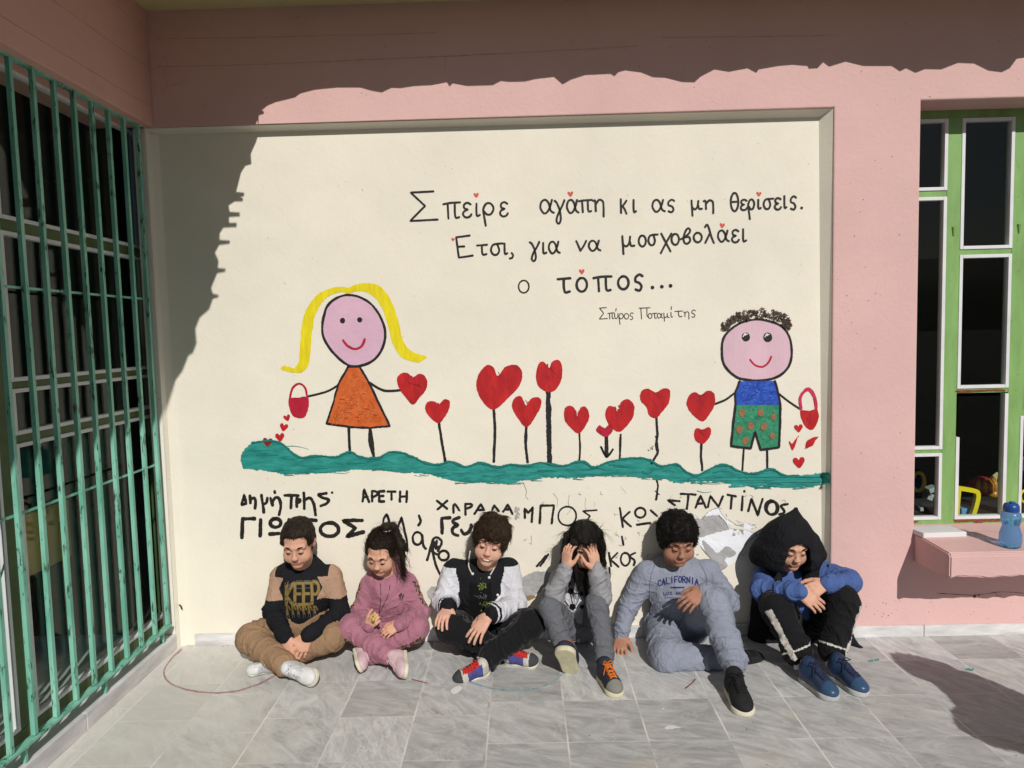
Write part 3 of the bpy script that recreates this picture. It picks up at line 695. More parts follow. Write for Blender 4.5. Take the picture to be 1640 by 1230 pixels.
b = MB().lathe(bb+np.array([0, 0, .1645]), [(0, .031), (.003, .033), (.024, .032), (.034, .027), (.037, .018)], 28); b.lathe(bb+np.array([.004, 0, .2015]), [(0, .014), (.006, .012)], 16)
b.build('cap', mat('dark_blue_plastic', (.015, .07, .30), rough=.35, spec=.5), bo, True)

# ------------------------------------------------------------------ the mural
def paint_mat(name, col, col2=None, vs=14., streak=None, rough=.55, var=.2):
    return mat(name, col, rough=rough, var=var, vs=vs, bump=.25, bs=38., streak=streak, col2=col2, spec=.3)
P_BLK = paint_mat('black_paint', (.018, .015, .018), vs=30, var=.4); P_TXT = paint_mat('black_marker', (.02, .017, .016), vs=60, var=.5)
P_RED = paint_mat('red_paint', (.56, .018, .02), (.34, .008, .014), 16, (1.6, 1, .6)); P_CRM = paint_mat('crimson_paint', (.50, .012, .05), (.36, .01, .025), 18)
P_PINKRED = paint_mat('rose_paint', (.60, .04, .12), (.42, .02, .05), 20)
P_DRED = paint_mat('dark_red_paint', (.30, .012, .015), (.20, .008, .01), 30)
P_YEL = paint_mat('yellow_paint', (.86, .72, .012), (.66, .54, .01), 20, (2.5, 1, .5), var=.1)
P_SKIN = paint_mat('lilac_pink_paint', (.70, .44, .57), (.60, .38, .51), 5); P_SKIN2 = paint_mat('pale_pink_paint', (.72, .48, .57), (.62, .42, .51), 5, (2, 1, .5))
P_ORG = paint_mat('orange_paint', (.68, .15, .035), (.50, .085, .015), 26, (1.3, 1, .8)); P_BLUE = paint_mat('blue_paint', (.035, .12, .58), (.01, .035, .32), 30)
P_GRN = paint_mat('green_paint', (.05, .30, .17), (.015, .16, .085), 34); P_BRN = paint_mat('brown_paint', (.05, .03, .022), (.09, .06, .045), 60)
P_TEAL = paint_mat('teal_paint', (.035, .33, .29), (.01, .17, .16), 20, (.6, 1, 2.2)); P_SPOT = paint_mat('rust_spot_paint', (.36, .17, .07), (.25, .1, .05), 60)
P_HRT = paint_mat('salmon_marker', (.62, .10, .07), var=.1); P_WHT = paint_mat('white_paint', (.7, .7, .7))
P_DTEAL = paint_mat('deep_teal_paint', (.006, .15, .13), (.008, .20, .18), 22, (.6, 1, 2.2))
A = lambda s: tf([tuple(map(float, q.split(','))) for q in s.split()], 370, 430, 3.347)
B = lambda s: tf([tuple(map(float, q.split(','))) for q in s.split()], 840, 430, 3.28)
PX = lambda s: [tuple(map(float, q.split(','))) for q in s.split()]

pt = Paint(on_panel, .001)
TOP = A('65,1070 55,1000 110,935 200,922 270,935 330,990 380,1012 470,1003 560,1010 630,983 700,1012 790,1015 850,983 930,990 1010,1028 1100,1052 1180,1035 1260,1062 1330,1040 1420,1062 1500,1052') + B('20,1035 80,1018 150,1030 210,1035 300,1013 370,1042 450,1012 570,993 650,1003 720,1037 800,1028 860,1072 910,1087 1000,1040 1070,1033 1120,1060 1200,1077 1300,1055 1360,1085 1440,1087 1540,1077 1555,1075')
BOT = B('1555,1136 1500,1142 1380,1152 1250,1145 1130,1142 1000,1120 880,1122 800,1127 720,1100 640,1097 500,1090 380,1092 250,1100 100,1100 0,1110') + A('1500,1155 1400,1150 1250,1147 1150,1130 1050,1102 900,1092 700,1077 500,1097 300,1102 200,1087 100,1077')
pt.poly(TOP+BOT, 0, True, 1.0); pt.poly([(1315.2, 757.2), (1322, 756.6), (1329, 756.2), (1329, 765), (1329, 774.4), (1322, 775), (1315.2, 776)], 0, False, .4)
for k in range(70):                              # dry-brush drags and darker strokes along the band
    i = random.randrange(2, len(TOP)-4); a = np.array(TOP[i])+np.array([random.uniform(-10, 10), random.uniform(6, 26)])
    L = random.uniform(14, 48); pt.stroke([a, a+np.array([L/2, random.uniform(-3, 3)]), a+np.array([L, random.uniform(-2, 3)])], random.uniform(1, 3.2), 1 if k % 2 else 0, jit=.4, taper=.6)
for k in range(60):
    i = random.randrange(1, len(BOT)-1); a = np.array(BOT[i])+np.array([random.uniform(-16, 16), random.uniform(-3, 2)])
    pt.stroke([a, a+np.array([random.uniform(10, 26), random.uniform(-1, 2)])], random.uniform(.8, 2.2), 0, jit=.5, taper=.7)
pt.stroke(TOP[2:-2], 3.0, 1, jit=.5)
pt.build('painted_ground', [P_TEAL, P_DTEAL], wall, 'wavy teal band of painted ground under the figures')
def hsplit(pt, n, c, spread, wd, mi):
    for k in range(n):
        d = rng.normal(0, spread, 2); L = random.uniform(4, 11); a = random.uniform(0, 6.3)
        pt.stroke([c+d, c+d+np.array([math.cos(a), math.sin(a)])*L*.5, c+d+np.array([math.cos(a+.6), math.sin(a+.6)])*L], wd, mi, jit=.3)
# girl
pt = Paint(on_panel, .004)
for s, wd in (('577,700 535,775', 0),): pass
pt.stroke(A('570,628 512,660 415,685'), 3.4); pt.stroke(A('742,612 820,654 912,652'), 4.0)
pt.stroke(A('632,850 634,920 637,988'), 4.6); pt.stroke(A('745,860 752,930 766,1012'), lambda t: 4.5+4*math.sin(math.pi*min(1, t*1.1)))
girl = pt.build('painted_girl', P_BLK, wall, 'painted girl with yellow hair and an orange dress')
pt = Paint(on_panel, .0022)
for q in range(9):
    o = (q-4)*1.6
    pt.stroke([(x+o*.9, y+abs(o)*.3+random.uniform(-.6, .6)) for x, y in A('630,112 560,110 480,150 425,235 405,330 398,430 382,515 345,545 292,528')], lambda t: 6.2*(1-.25*abs(t-.4)) * (1 if t < .93 else .8), jit=.18)
    pt.stroke([(x+o*.9, y-o*.55+random.uniform(-.6, .6)) for x, y in A('640,112 720,98 785,125 838,200 868,290 895,395 945,462 1025,488')], lambda t: 6.4*(1-.45*t), jit=.18)
pt.build('hair', P_YEL, girl)
FACE = A('630,142 700,158 765,205 810,280 827,350 810,430 765,490 700,520 630,519 560,465 502,385 490,310 510,215 560,162')
pt = Paint(on_panel, .0036); pt.poly(FACE, 0, True, .2); pt.stroke(FACE, 4.1, 1, closed=True, jit=.14)
pt.dot(A('598,280')[0], 4.4, 1, 4.8); pt.dot(A('690,275')[0], 4.4, 1, 4.5); pt.stroke(A('600,384 625,415 665,432 700,415 717,380'), 4.2, 2, jit=.15)
pt.build('face', [P_SKIN, P_BLK, P_CRM], girl)
pt = Paint(on_panel, .0052); D = A('627,527 690,527 745,620 800,740 852,845 745,854 640,850 512,831 545,730 575,622')
pt.poly(D, 0, False, .2); pt.stroke(D+[D[0]], 3.6, 1, smooth=False, jit=.2)
for k in range(170):
    t = random.random()**.7; yy = 540+t*295; hw = 28+t*125; x = 672+(-.02*t*300)+random.uniform(-hw, hw)
    a = random.uniform(-.5, .5)+(math.pi/2 if random.random() < .55 else 0); L = random.uniform(12, 30)
    q = A(f'{x},{yy} {x+L*.5*math.cos(a)+5},{yy+L*.5*math.sin(a)} {x+L*math.cos(a)},{yy+L*math.sin(a)}')
    if all(560-(p[1]-430)*3.347*.0 > 0 for p in q) and yy+L < 842 and abs(x+L*math.cos(a)-670) < hw-4: pt.stroke(q, random.uniform(.8, 1.8), 2 if k % 2 else 3, jit=.3)
pt.build('dress', [P_ORG, P_BLK, paint_mat('light_orange_paint', (.70, .19, .055)), paint_mat('deep_orange_paint', (.58, .11, .022))], girl)
def hearts_mesh(name, parent, outs, m=P_RED, extra=None, off=.003, label=None):
    pt = Paint(on_panel, off)
    for o in outs: pt.poly(o, 0, True, .3)
    if extra: extra(pt)
    return pt.build(name, [m, P_CRM, P_DRED, P_BLK], parent, label)
def streaks(pt, poly, n, ang):
    P = np.array(poly); c = P.mean(0); s = P.std(0)
    for k in range(n):
        a = c+rng.uniform(-.8, .5, 2)*s; L = random.uniform(.2, .6)*s[1]; t = ang+random.uniform(-.4, .4)
        pt.stroke([a, a+np.array([math.cos(t), math.sin(t)])*L], random.uniform(1, 2.2), random.choice((1, 1, 2)) if random.random() < .35 else 0, jit=.35, taper=.4)
def basket(parent, hd, body, m1, m2, wd):
    pt = Paint(on_panel, .005); pt.stroke(hd, wd, 1, jit=.15); pt.poly(body, 0, True, .3); streaks(pt, body, 10, 1.5)
    pt.build('basket', [m1, m2, P_DRED], parent)
basket(girl, A('315,698 330,642 365,617 397,640 408,692'), A('310,697 360,692 411,689 416,740 398,793 366,803 332,790 313,748'), P_CRM, P_CRM, 3.4)
H1 = A('975,583 1003,566 1032,570 1052,605 1045,650 1012,690 975,729 935,690 900,640 889,590 912,562 947,560')
hearts_mesh('held_heart', girl, [H1], extra=lambda p: streaks(p, H1, 22, .9), off=.0056)
pt = Paint(on_panel, .0044)
for (c, r, rt, mi) in (((300, 800), 19, -.3, 0), ((283, 850), 23, .2, 0), ((262, 903), 25, -.1, 0), ((196, 930), 26, .1, 1)): pt.heart(A(f'{c[0]},{c[1]}')[0], r/3.347, mi, rt)
pt.build('spilled_hearts', [P_RED, P_DRED], girl)
# boy
pt = Paint(on_panel, .004)
pt.stroke(B('1112,648 1055,690 1000,712'), 3.8); pt.stroke(B('1336,658 1390,700 1450,740'), 3.3); pt.stroke(B('1152,950 1145,1060'), 3.2); pt.stroke(B('1275,950 1276,1052'), 3.4)
boy = pt.build('painted_boy', P_BLK, wall, 'painted boy with curly brown hair, a blue shirt and spotted green shorts')
pt = Paint(on_panel, .0022)
HB = np.array(B('1045,318 1042,295 1080,255 1130,232 1185,222 1250,215 1320,228 1370,245 1395,275 1395,310'))
HI = np.array(B('1062,318 1075,300 1100,285 1150,268 1190,262 1250,258 1310,265 1345,285 1370,305 1388,322'))
for k in range(330):
    i = random.uniform(0, len(HB)-1.01); j = int(i); t = i-j; a = HB[j]*(1-t)+HB[j+1]*t; c = HI[j]*(1-t)+HI[j+1]*t
    p = a+(c-a)*random.uniform(-.08, .95); an = random.uniform(0, 6.3); L = random.uniform(2, 4.5)
    pt.stroke([p, p+np.array([math.cos(an), math.sin(an)])*L*.5+.5, p+np.array([math.cos(an+.9), math.sin(an+.9)])*L], random.uniform(.9, 2.3), 0, jit=.3)
pt.build('hair', P_BRN, boy)
FB = B('1125,292 1220,268 1330,292 1388,352 1404,440 1385,520 1320,573 1220,588 1120,573 1052,510 1037,430 1052,355')
pt = Paint(on_panel, .0044); pt.poly(FB, 0, True, .2); pt.stroke(FB, 4.0, 1, closed=True, jit=.12)
for cx, cy, r in ((1163, 360, 22), (1278, 362, 24)):
    c = B(f'{cx},{cy}')[0]; pt.dot(c, r/3.28, 1, r/3.28*1.1); pt.stroke(B(f'{cx-15},{cy-2} {cx-6},{cy-15} {cx+8},{cy-15}'), 1.6, 3); pt.dot(B(f'{cx-4},{cy-14}')[0], 2.2, 3)
pt.stroke(B('1185,480 1212,508 1250,517 1280,495 1296,463'), 3.2, 2, jit=.15)
pt.build('face', [P_SKIN2, P_BLK, P_CRM, P_WHT], boy)
pt = Paint(on_panel, .0058); S = B('1130,592 1316,590 1333,650 1345,716 1110,716 1108,655 1120,622'); pt.poly(S, 0, False, .2)
for k in range(60):
    a = np.array(B(f'{random.uniform(1125, 1310)},{random.uniform(602, 705)}')[0]); an = random.uniform(0, 3.1); pt.stroke([a, a+np.array([math.cos(an)*4, abs(math.sin(an))*2])], random.uniform(.8, 1.8), random.choice((1, 2)), jit=.4)
pt.stroke([S[0], S[6], S[5], S[4]], 3.2, 3, jit=.15); pt.stroke([S[1], S[2], S[3]], 3.2, 3, jit=.15)
pt.build('shirt', [P_BLUE, paint_mat('light_blue_paint', (.06, .18, .62)), paint_mat('deep_blue_paint', (.015, .05, .33)), P_BLK], boy)
pt = Paint(on_panel, .0064); S = B('1110,717 1345,717 1344,800 1338,940 1242,952 1212,858 1190,945 1086,932 1095,830'); pt.poly(S, 0, False, .2)
for k in range(90):
    u, v = random.uniform(1110, 1330), random.uniform(730, 920)
    if 1190 < u < 1240 and v > 840: continue
    a = np.array(B(f'{u},{v}')[0]); an = random.uniform(0, 3.1); pt.stroke([a, a+np.array([math.cos(an)*4, abs(math.sin(an))*3])], random.uniform(.8, 1.8), random.choice((3, 4)), jit=.4)
for u, v, r in ((1142, 758, 17), (1240, 757, 16), (1308, 780, 14), (1130, 845, 17), (1190, 828, 17), (1257, 830, 17), (1162, 905, 17), (1303, 880, 14)): pt.dot(B(f'{u},{v}')[0], r/3.28, 1, r/3.28*1.25)
pt.stroke(S[1:]+[S[0]], 3.4, 2, smooth=False, jit=.18)
pt.build('shorts', [P_GRN, P_SPOT, P_BLK, paint_mat('light_green_paint', (.07, .34, .20)), paint_mat('deep_green_paint', (.02, .19, .10))], boy)
basket(boy, B('1452,738 1449,680 1488,634 1525,678 1532,742'), B('1450,747 1495,747 1538,743 1545,790 1516,845 1482,836 1456,792'), P_RED, P_PINKRED, 5.6)
HH = B('926,664 960,642 995,654 1001,710 976,760 936,803 881,765 852,715 866,665 896,650')
hearts_mesh('held_heart', boy, [HH], extra=lambda p: streaks(p, HH, 22, 1.2), off=.0056)
pt = Paint(on_panel, .007); pt.heart(B('1440,838')[0], 7, 0, -.1); pt.heart(B('1442,1018')[0], 9.5, 0, -.1)
pt.poly(B('1390,905 1405,922 1418,905 1432,892 1425,925 1408,955 1395,930'), 0, True, .4); pt.poly(B('1478,945 1480,912 1505,892 1545,882 1528,905 1518,928 1495,938'), 0, True, .4)
pt.stroke(B('1430,892 1441,880'), 1.2); pt.build('spilled_hearts', P_RED, boy)
# heart flowers
FLW = [
 (A('1115,726 1145,700 1172,712 1170,750 1150,790 1112,830 1060,790 1040,750 1055,715 1090,712'), A('1115,832 1130,930 1148,1030'), 4.4, 'small heart flower beside the painted girl'),
 (A('1430,575 1470,528 1530,517 1562,560 1545,630 1490,690 1410,756 1350,715 1316,640 1325,570 1370,518 1407,530'), A('1408,752 1415,870 1408,1035'), 4.3, 'largest heart flower, broad and tilted'),
 (PX('842.5,649 850,639 862,636 867.5,645 860,663 844,684 828,668 820,650 824.5,637 835,635'), PX('843,682 842,710 845,740'), 5, 'heart flower between the largest and the tallest one'),
 (B('130,521 145,490 180,481 198,520 195,580 166,635 125,650 75,620 60,560 75,500 101,489'), B('125,648 128,850 132,1025'), 8, 'tallest heart flower on a thick black stem'),
 (B('275,777 295,730 325,729 341,775 325,820 286,866 240,835 210,790 212,735 240,721 266,740'), B('288,862 292,940 288,1010'), 3.4, 'notched heart flower right of the thick stem'),
 (B('418,840 445,820 465,838 458,862 430,885 398,872 376,850 394,822'), B('430,880 432,940 432,985'), 6.5, 'smallest crimson flower on an arrow-shaped stem'),
 (B('490,750 510,699 545,687 576,720 570,780 531,835 495,858 450,830 424,770 440,724 471,728'), B('505,873 503,940 500,1004'), 3.4, 'leaning heart flower over the arrow-stemmed one'),
 (B('690,650 730,629 763,640 760,700 726,750 690,786 655,770 640,728 609,690 615,644 651,631'), B('693,783 698,870 692,930 700,965 692,985 668,1024'), 4, 'ragged heart flower on a dribbled stem'),
 (B('937,846 965,832 981,850 970,890 936,922 900,905 891,865 905,838'), B('930,922 928,990 935,1060'), 3.9, 'short small heart flower beneath the painted boy\'s heart'),
]
for h, s, wd, lb in FLW:
    pt = Paint(on_panel, .0052); pt.poly(h, 0, True, .35); streaks(pt, h, 16, 1.1)
    o = pt.build('heart_flower', [P_CRM if 'crimson' in lb else P_RED, P_CRM, P_DRED], wall, lb)
    pt = Paint(on_panel, .0042); pt.stroke(s, wd, jit=.16)
    if 'arrow' in lb: pt.stroke(B('402,937 432,987 465,950'), 3.2)
    if 'ragged' in lb:
        for k in range(16): pt.dot(B(f'{random.gauss(672, 16)},{random.gauss(945, 22)}')[0], random.uniform(.4, 1.0))
        pt.stroke(B('690,880 705,960'), 2, jit=.4)
    pt.build('stem', P_BLK, o)

# lettering
LINES = [
 ('first line of the painted verse', 3.5, [('Σ', 656, 701, 307.5, 354), ('π', 710, 735.5, 324, 349.8), ('ε', 741, 755, 325, 348), ('ι', 760, 769, 326, 346.5), ('ρ', 773, 791, 325.5, 344), ('ε', 800.5, 813.5, 324, 346.5),
   ('α', 865, 885, 320, 341.5), ('γ', 888, 905, 321.5, 341), ('α', 907.5, 925, 320, 341), ('π', 927, 947, 320, 339.5), ('η', 950, 969, 319.5, 339),
   ('κ', 993, 1004.5, 319, 341), ('ι', 1012.5, 1019, 320, 340.5), ('α', 1044.5, 1063, 320, 339), ('ς', 1069, 1080.5, 320, 338.7), ('μ', 1107, 1123.5, 321, 335.5), ('η', 1127, 1144.5, 320.5, 335.5),
   ('θ', 1170.5, 1182.5, 318.5, 338.2), ('ε', 1186, 1196.5, 320, 336.5), ('ρ', 1198, 1208.5, 319.5, 335.5), ('ι', 1212, 1219, 320, 334.5), ('σ', 1222.5, 1236.5, 318, 334.5), ('ε', 1240.5, 1251, 317.5, 335.5), ('ι', 1254.5, 1260, 314, 334), ('ς', 1265.5, 1275.5, 314.5, 334.5)],
   [(1284, 333, 2.4)], [(762.7, 312.5, 4.4), (913.6, 310.5, 4.8), (1215.4, 310.7, 4.2)]),
 ('second line of the painted verse', 3.5, [('Ε', 730.5, 757.5, 378, 412.5), ('τ', 764, 780, 392, 408.5), ('σ', 785.8, 803, 390, 408), ('ι', 805.5, 813, 390, 407.5), (',', 816.5, 822.5, 405, 414), ('γ', 848.5, 864.5, 388, 404), ('ι', 867, 875.5, 389, 406.5), ('α', 878.6, 895, 387, 405.5),
   ('ν', 922.8, 939, 386, 401.5), ('α', 942.6, 960, 385.5, 401.5), ('μ', 996, 1015, 378, 395), ('ο', 1023, 1034.5, 377, 394.8), ('σ', 1038, 1051.5, 375.5, 392.4), ('χ', 1058, 1075.6, 374, 393), ('ο', 1075.6, 1087.5, 374.5, 392), ('β', 1092, 1105.5, 374.5, 389.5),
   ('ο', 1111, 1124, 372.5, 388), ('λ', 1129, 1143.5, 369.5, 389), ('α', 1149.5, 1166, 369, 387), ('ε', 1172, 1183.5, 368.5, 388), ('ι', 1187.5, 1195.5, 367, 387.3)], [], [(1156.7, 361, 4.4), (725.5, 383.5, 3)]),
 ('third line of the painted verse', 4.2, [('ο', 830.5, 847, 449, 469), ('τ', 893, 913.5, 445.5, 469), ('ο', 923.5, 940, 445, 467), ('π', 950.5, 978, 442.5, 466), ('ο', 990, 1006.8, 442.4, 463.3), ('ς', 1016, 1029.5, 440, 464)],
   [(1045, 460.4, 3.1), (1060, 459.2, 3.1), (1074, 457.7, 3.2)], [(931.8, 434.8, 4.6)]),
 ('small painted signature under the verse', 1.45, [('Σ', 959.5, 973, 493, 511), ('π', 973.5, 983, 501, 510.7), ('υ', 984, 990.5, 502, 510.5), ('ρ', 991, 998.5, 502, 511), ('ο', 999.7, 1007, 502, 511), ('ς', 1008.6, 1014.5, 501, 511.5), ('Π', 1023.7, 1041, 493.2, 510.7), ('ο', 1038, 1044.3, 502, 510), ('τ', 1045, 1052, 501.5, 510),
   ('α', 1052.5, 1060.7, 501.5, 509.5), ('μ', 1063, 1071.5, 501.5, 509), ('ι', 1073, 1078, 500, 508.3), ('τ', 1081, 1093, 498, 507.5), ('η', 1095, 1104.6, 499, 507.5), ('ς', 1107, 1114, 496.5, 507.5)], [], []),
]
for lb, wd, L, dots, hs in LINES:
    pt = Paint(on_panel, .002, .00005)
    for g_, x0, x1, yt, yb in L: letter(pt, g_, x0, x1, yt, yb, wd*(.62 if (g_ == 'ο' and 800 < x0 < 840) else 1), 0, .09)
    for x, y, r in dots: pt.dot((x, y), r)
    if 'signature' in lb: pt.stroke([(987, 494), (986.2, 498)], 1.4); pt.stroke([(1075.5, 491), (1074.8, 496)], 1.4)
    o = pt.build('lettering', P_TXT, wall, lb)
    if hs:
        pt = Paint(on_panel, .0022)
        for x, y, r in hs: pt.heart((x, y), r, 0, random.uniform(-.15, .15))
        pt.build('heart_accent', P_HRT, o)
C4 = lambda s: tf([tuple(map(float, q.split(','))) for q in s.split()], 370, 770, 5.467)
C5 = lambda s: tf([tuple(map(float, q.split(','))) for q in s.split()], 590, 780, 5.467)
C6 = lambda s: tf([tuple(map(float, q.split(','))) for q in s.split()], 860, 770, 3.814)
def ov(cx, cy, rx, ry): return ' '.join(f'{cx+rx*math.cos(a):.1f},{cy+ry*math.sin(a):.1f}' for a in np.linspace(-1.7, -1.7+2*math.pi, 13))
NAMES = [
 ('brushed name at the left end of the upper row', 4.2, C4, ['|95,205 115,122 130,200 95,206', '165,130 168,165 170,195', '170,165 205,150 215,190 210,242', '265,125 275,190 288,276', '280,205 308,192 318,150', '345,150 358,195 362,215', '355,200 385,152 420,155 435,220 418,298', '|382,92 383,106', '|468,127 590,128', '|530,130 525,240', '|575,150 576,226', '575,160 605,163 603,183 578,192', '|638,105 641,245', '645,168 690,150 725,205 740,300', '835,110 765,120 800,148 855,166 838,198 785,220', '|884,103 886,104']),
 ('small brushed name above the second child', 3.6, C4, ['|1152,180 1165,75 1208,185', '|1158,142 1196,142', '|1235,92 1238,182', '1235,92 1275,97 1278,122 1240,146', '|1340,90 1296,94 1297,182 1340,180', '|1296,135 1334,132', '|1370,96 1440,95', '|1405,96 1405,165', '|1480,95 1478,180', '|1540,90 1535,186', '|1480,140 1538,138']),
 ('thick brushed name behind the first child\'s head', 5.4, C4, ['|95,498 100,330 205,332', '|259,340 253,484', '|340,465 420,464', ov(390, 370, 46, 37), '|500,480 505,335 560,350', '|690,342 745,345', '|600,345 605,480', ov(862, 428, 80, 60), '|1150,346 985,350 1090,414 1015,488 1160,450']),
 ('brushed name running down beside the second child', 3.6, C5, ['|125,362 134,282 160,240 180,292 190,352', '|250,375 290,265 320,400 338,470 340,560', '440,250 457,300 438,335', ov(430, 450, 42, 55), '470,420 480,510 502,540', '515,640 550,520 572,452 610,445 642,482 610,560', '560,560 590,680 630,768', '575,480 565,560 600,590', '600,470 590,540 615,520', ov(660, 600, 45, 42)]),
 ('brushed name in the upper middle of the wall', 3.6, C5, ['|600,120 690,190', '|690,120 605,196', '|745,226 745,165 757,150 796,206', '|850,148 850,242', '850,150 898,150 905,170 855,192', '|930,235 985,150 1012,202', '|955,200 1002,200', '|1085,202 1102,160 1140,212', '|1180,215 1220,155 1262,236', '|1195,195 1242,195', '|1370,270 1368,190 1400,226 1440,175 1430,305', '|1500,316 1510,165 1625,160 1605,320']),
 ('thin end of the middle name above the fourth child', 2.6, C6, [ov(185, 215, 55, 58), '|366,180 280,185 325,215 300,250']),
 ('short brushed name beside the third child\'s head', 5, C5, ['|645,405 645,275 715,270', '795,265 745,285 740,310 780,332 740,360 742,405 785,425', '812,375 835,410 870,400 895,362 900,330']),
 ('brushed name left of the fifth child', 3.2, C6, ['|506,165 525,285', '|566,190 520,232 575,280', ov(632, 195, 32, 30), '|610,268 692,258', '|695,180 735,215']),
 ('brushed name at the upper right above the plaster patch', 3.4, C6, ['|872,125 800,118 842,150', '|878,80 970,85', '|925,85 915,172', '|968,165 1000,90 1032,165', '|980,140 1022,138', '|1045,160 1060,92 1110,160 1136,95', '|1165,85 1215,95', '|1190,90 1185,170', '|1256,95 1252,180', '|1266,62 1267,67', '|1290,185 1310,110 1350,212 1378,110', ov(1430, 163, 36, 42), ov(1440, 168, 36, 40), '1532,142 1490,152 1512,190 1480,205']),
 ('scratchy brushed name behind the fourth child\'s shoulder', 3.0, C6, ['|518,340 528,392', '|0,522 52,460', '|52,460 40,500', '|398,440 422,505', '|440,440 452,522', '|492,440 452,482 498,526', ov(540, 480, 28, 40), '600,440 568,460 596,488 590,515', '|442,530 446,592', '|70,450 20,520']),
]
for lb, wd, fn, S in NAMES:
    pt = Paint(on_panel, .0026, .00006)
    for s in S:
        ang = s[0] == '|'; pt.stroke(fn(s.strip('|')), wd*1.15, 0, not ang, False, .16)
    if 'middle of the wall' in lb:
        for k in range(14): pt.stroke([(828+random.uniform(-4, 4), 812+k*1.3), (828+random.uniform(-4, 4), 815+k*1.3)], 2.2, 1, jit=.4)
    pt.build('brushed_name', [paint_mat('black_brush', (.02, .016, .016), vs=50, var=.6), paint_mat('grey_smear', (.42, .40, .38))], wall, lb)
# paint drips and hair cracks
pt = Paint(on_panel, .002, .00005)
pt.stroke(PX('1052,770 1053,780 1051,800'), 3.4, 0, jit=.35); pt.stroke(PX('1049,786 1056,792'), 1.5)
for s in ('838,773 843,786 842,795 846,800', '912,793 910,806 914,815 908,824', '938,798 937,812 941,818', '886,790 893,800 892,812', '848,870 852,872', '851,858 851,870', '1230,836 1243,830'):
    pt.stroke(PX(s), .8, 1, jit=.4)
for k in range(26):
    a = np.array([random.uniform(840, 1290), random.uniform(775, 900)]); P = [a]
    for j in range(3): P.append(P[-1]+rng.uniform(-5, 5, 2))
    pt.stroke(P, random.uniform(.4, .8), 1, jit=.4)
for k in range(40): pt.dot((random.uniform(330, 1310), random.uniform(230, 990)), random.uniform(.3, .8), 1)
pt.build('drips_and_cracks', [P_BLK, paint_mat('crack_grey', (.25, .23, .2))], wall)
# bare plaster where the paint has come away
M_BARE = mat('bare_white_plaster', (.84, .86, .93), rough=.95, var=.08, vs=9, bump=.5, bs=30); M_BGREY = mat('grey_cement', (.43, .42, .43), rough=.95, var=.25, vs=14, bump=.7, bs=40)
pt = Paint(on_panel, .0012)
pt.poly(C6('965,200 1000,240 1050,185 1110,165 1150,200 1170,240 1240,280 1310,310 1345,330 1290,370 1255,430 1225,480 1160,520 1115,545 1085,500 1030,440 1000,400 960,330 940,260'), 0, True, .9)
pt.poly(C6('965,240 1040,215 1110,215 1150,250 1172,295 1120,310 1050,330 1000,345 960,330'), 1, True, .8)
pt.poly(C6('1010,365 1060,400 1100,440 1160,400 1195,420 1215,450 1150,480 1165,515 1120,545 1080,500 1030,440'), 1, True, .9)
for k in range(18): pt.poly([np.array(C6(f'{random.uniform(1180, 1340)},{random.uniform(240, 360)}')[0])+rng.uniform(-4, 4, 2) for j in range(4)], random.choice((0, 0, 1)), False, .3)
o = pt.build('bare_plaster_patch', [M_BARE, M_BGREY], wall, 'large white and grey patch of bare plaster at the fifth child\'s shoulder')
pt = Paint(on_panel, .011)
for s in ('1110,165 1150,185 1150,215 1175,235 1160,240 1140,215 1120,185', '1170,262 1250,282 1330,320 1290,300 1240,298 1180,290', '965,200 1010,225 1000,238 975,222'):
    pt.poly(C6(s), 0, False, .3)
pt.build('paint_flake', M_CREAM, o)
pt = Paint(on_panel, .004, .0001)
for sg in ('1010,235 1050,187 1110,166 1150,200 1172,240 1240,281 1310,311 1344,330', '1110,213 1150,250 1172,295', '1344,332 1290,372 1255,432 1226,482', '1000,400 1030,440 1085,500 1115,545 1160,522'): pt.stroke(C6(sg), 1.1, 0, jit=.8, taper=.3)
pt.build('broken_edge', mat('edge_shadow_dirt', (.20, .17, .14)), o)
pt = Paint(on_panel, .0012)
pt.poly(PX('830,934 838,924 850,918 866,915 884,918 895,925 880,938 862,950 846,958 832,956 826,945'), 1, True, .9); pt.poly(PX('684,950 690,940 702,940 712,944 716,958 700,962 688,960'), 1, True, .7)
pt.poly(PX('836,958 850,953 858,956 846,962'), 2, True, .4)
pt.build('bare_plaster_patch', [M_BARE, M_BGREY, mat('brown_undercoat', (.3, .2, .1))], wall, 'low grey patches of bare plaster between the second, third and fourth child')

# chalk circles and splashes on the paving
fm = lambda a, c, o: atz(a, c, o)
pave = bpy.data.objects['pavement']
for nm, pts_, m, wd, lb in (('chalk_ring', '290,1040 272,1058 263,1075 268,1090 290,1102 330,1109 370,1108 410,1097 440,1082 455,1068', mat('red_chalk', (.44, .26, .25), var=.4, vs=60), 2.4, 'red chalk ring on the paving at the left'),
                            ('chalk_ring', '742,1088 770,1098 800,1104 830,1106 860,1102 885,1092 900,1080', mat('blue_chalk', (.30, .40, .44), var=.4, vs=60), 2.8, 'pale blue chalk ring on the paving in the middle')):
    pt = Paint(fm, .0012, .0001); pt.stroke(PX(pts_), wd, 0, jit=.35); pt.build(nm, m, pave, lb)
pt = Paint(fm, .0012, .0001)
for s in ('1065,1165 1075,1162 1090,1164 1100,1163 1085,1166 1068,1168', '1060,1135 1064,1134 1064,1136', '722,1105 735,1098 740,1103 728,1112'): pt.poly(PX(s), 0, True, .3)
for k in range(46): pt.dot((random.gauss(335, 16), random.gauss(1030, 3)) if k < 26 else (random.uniform(310, 1640), random.uniform(1040, 1225)), random.uniform(.5, 1.5), 4, random.uniform(.4, .8))
for x, y in ((1395, 1058), (1556, 1072), (1405, 1056), (1550, 1071)): pt.poly([(x-4, y), (x+3, y-1.5), (x+4, y+1), (x-3, y+2)], 1, True, .3)
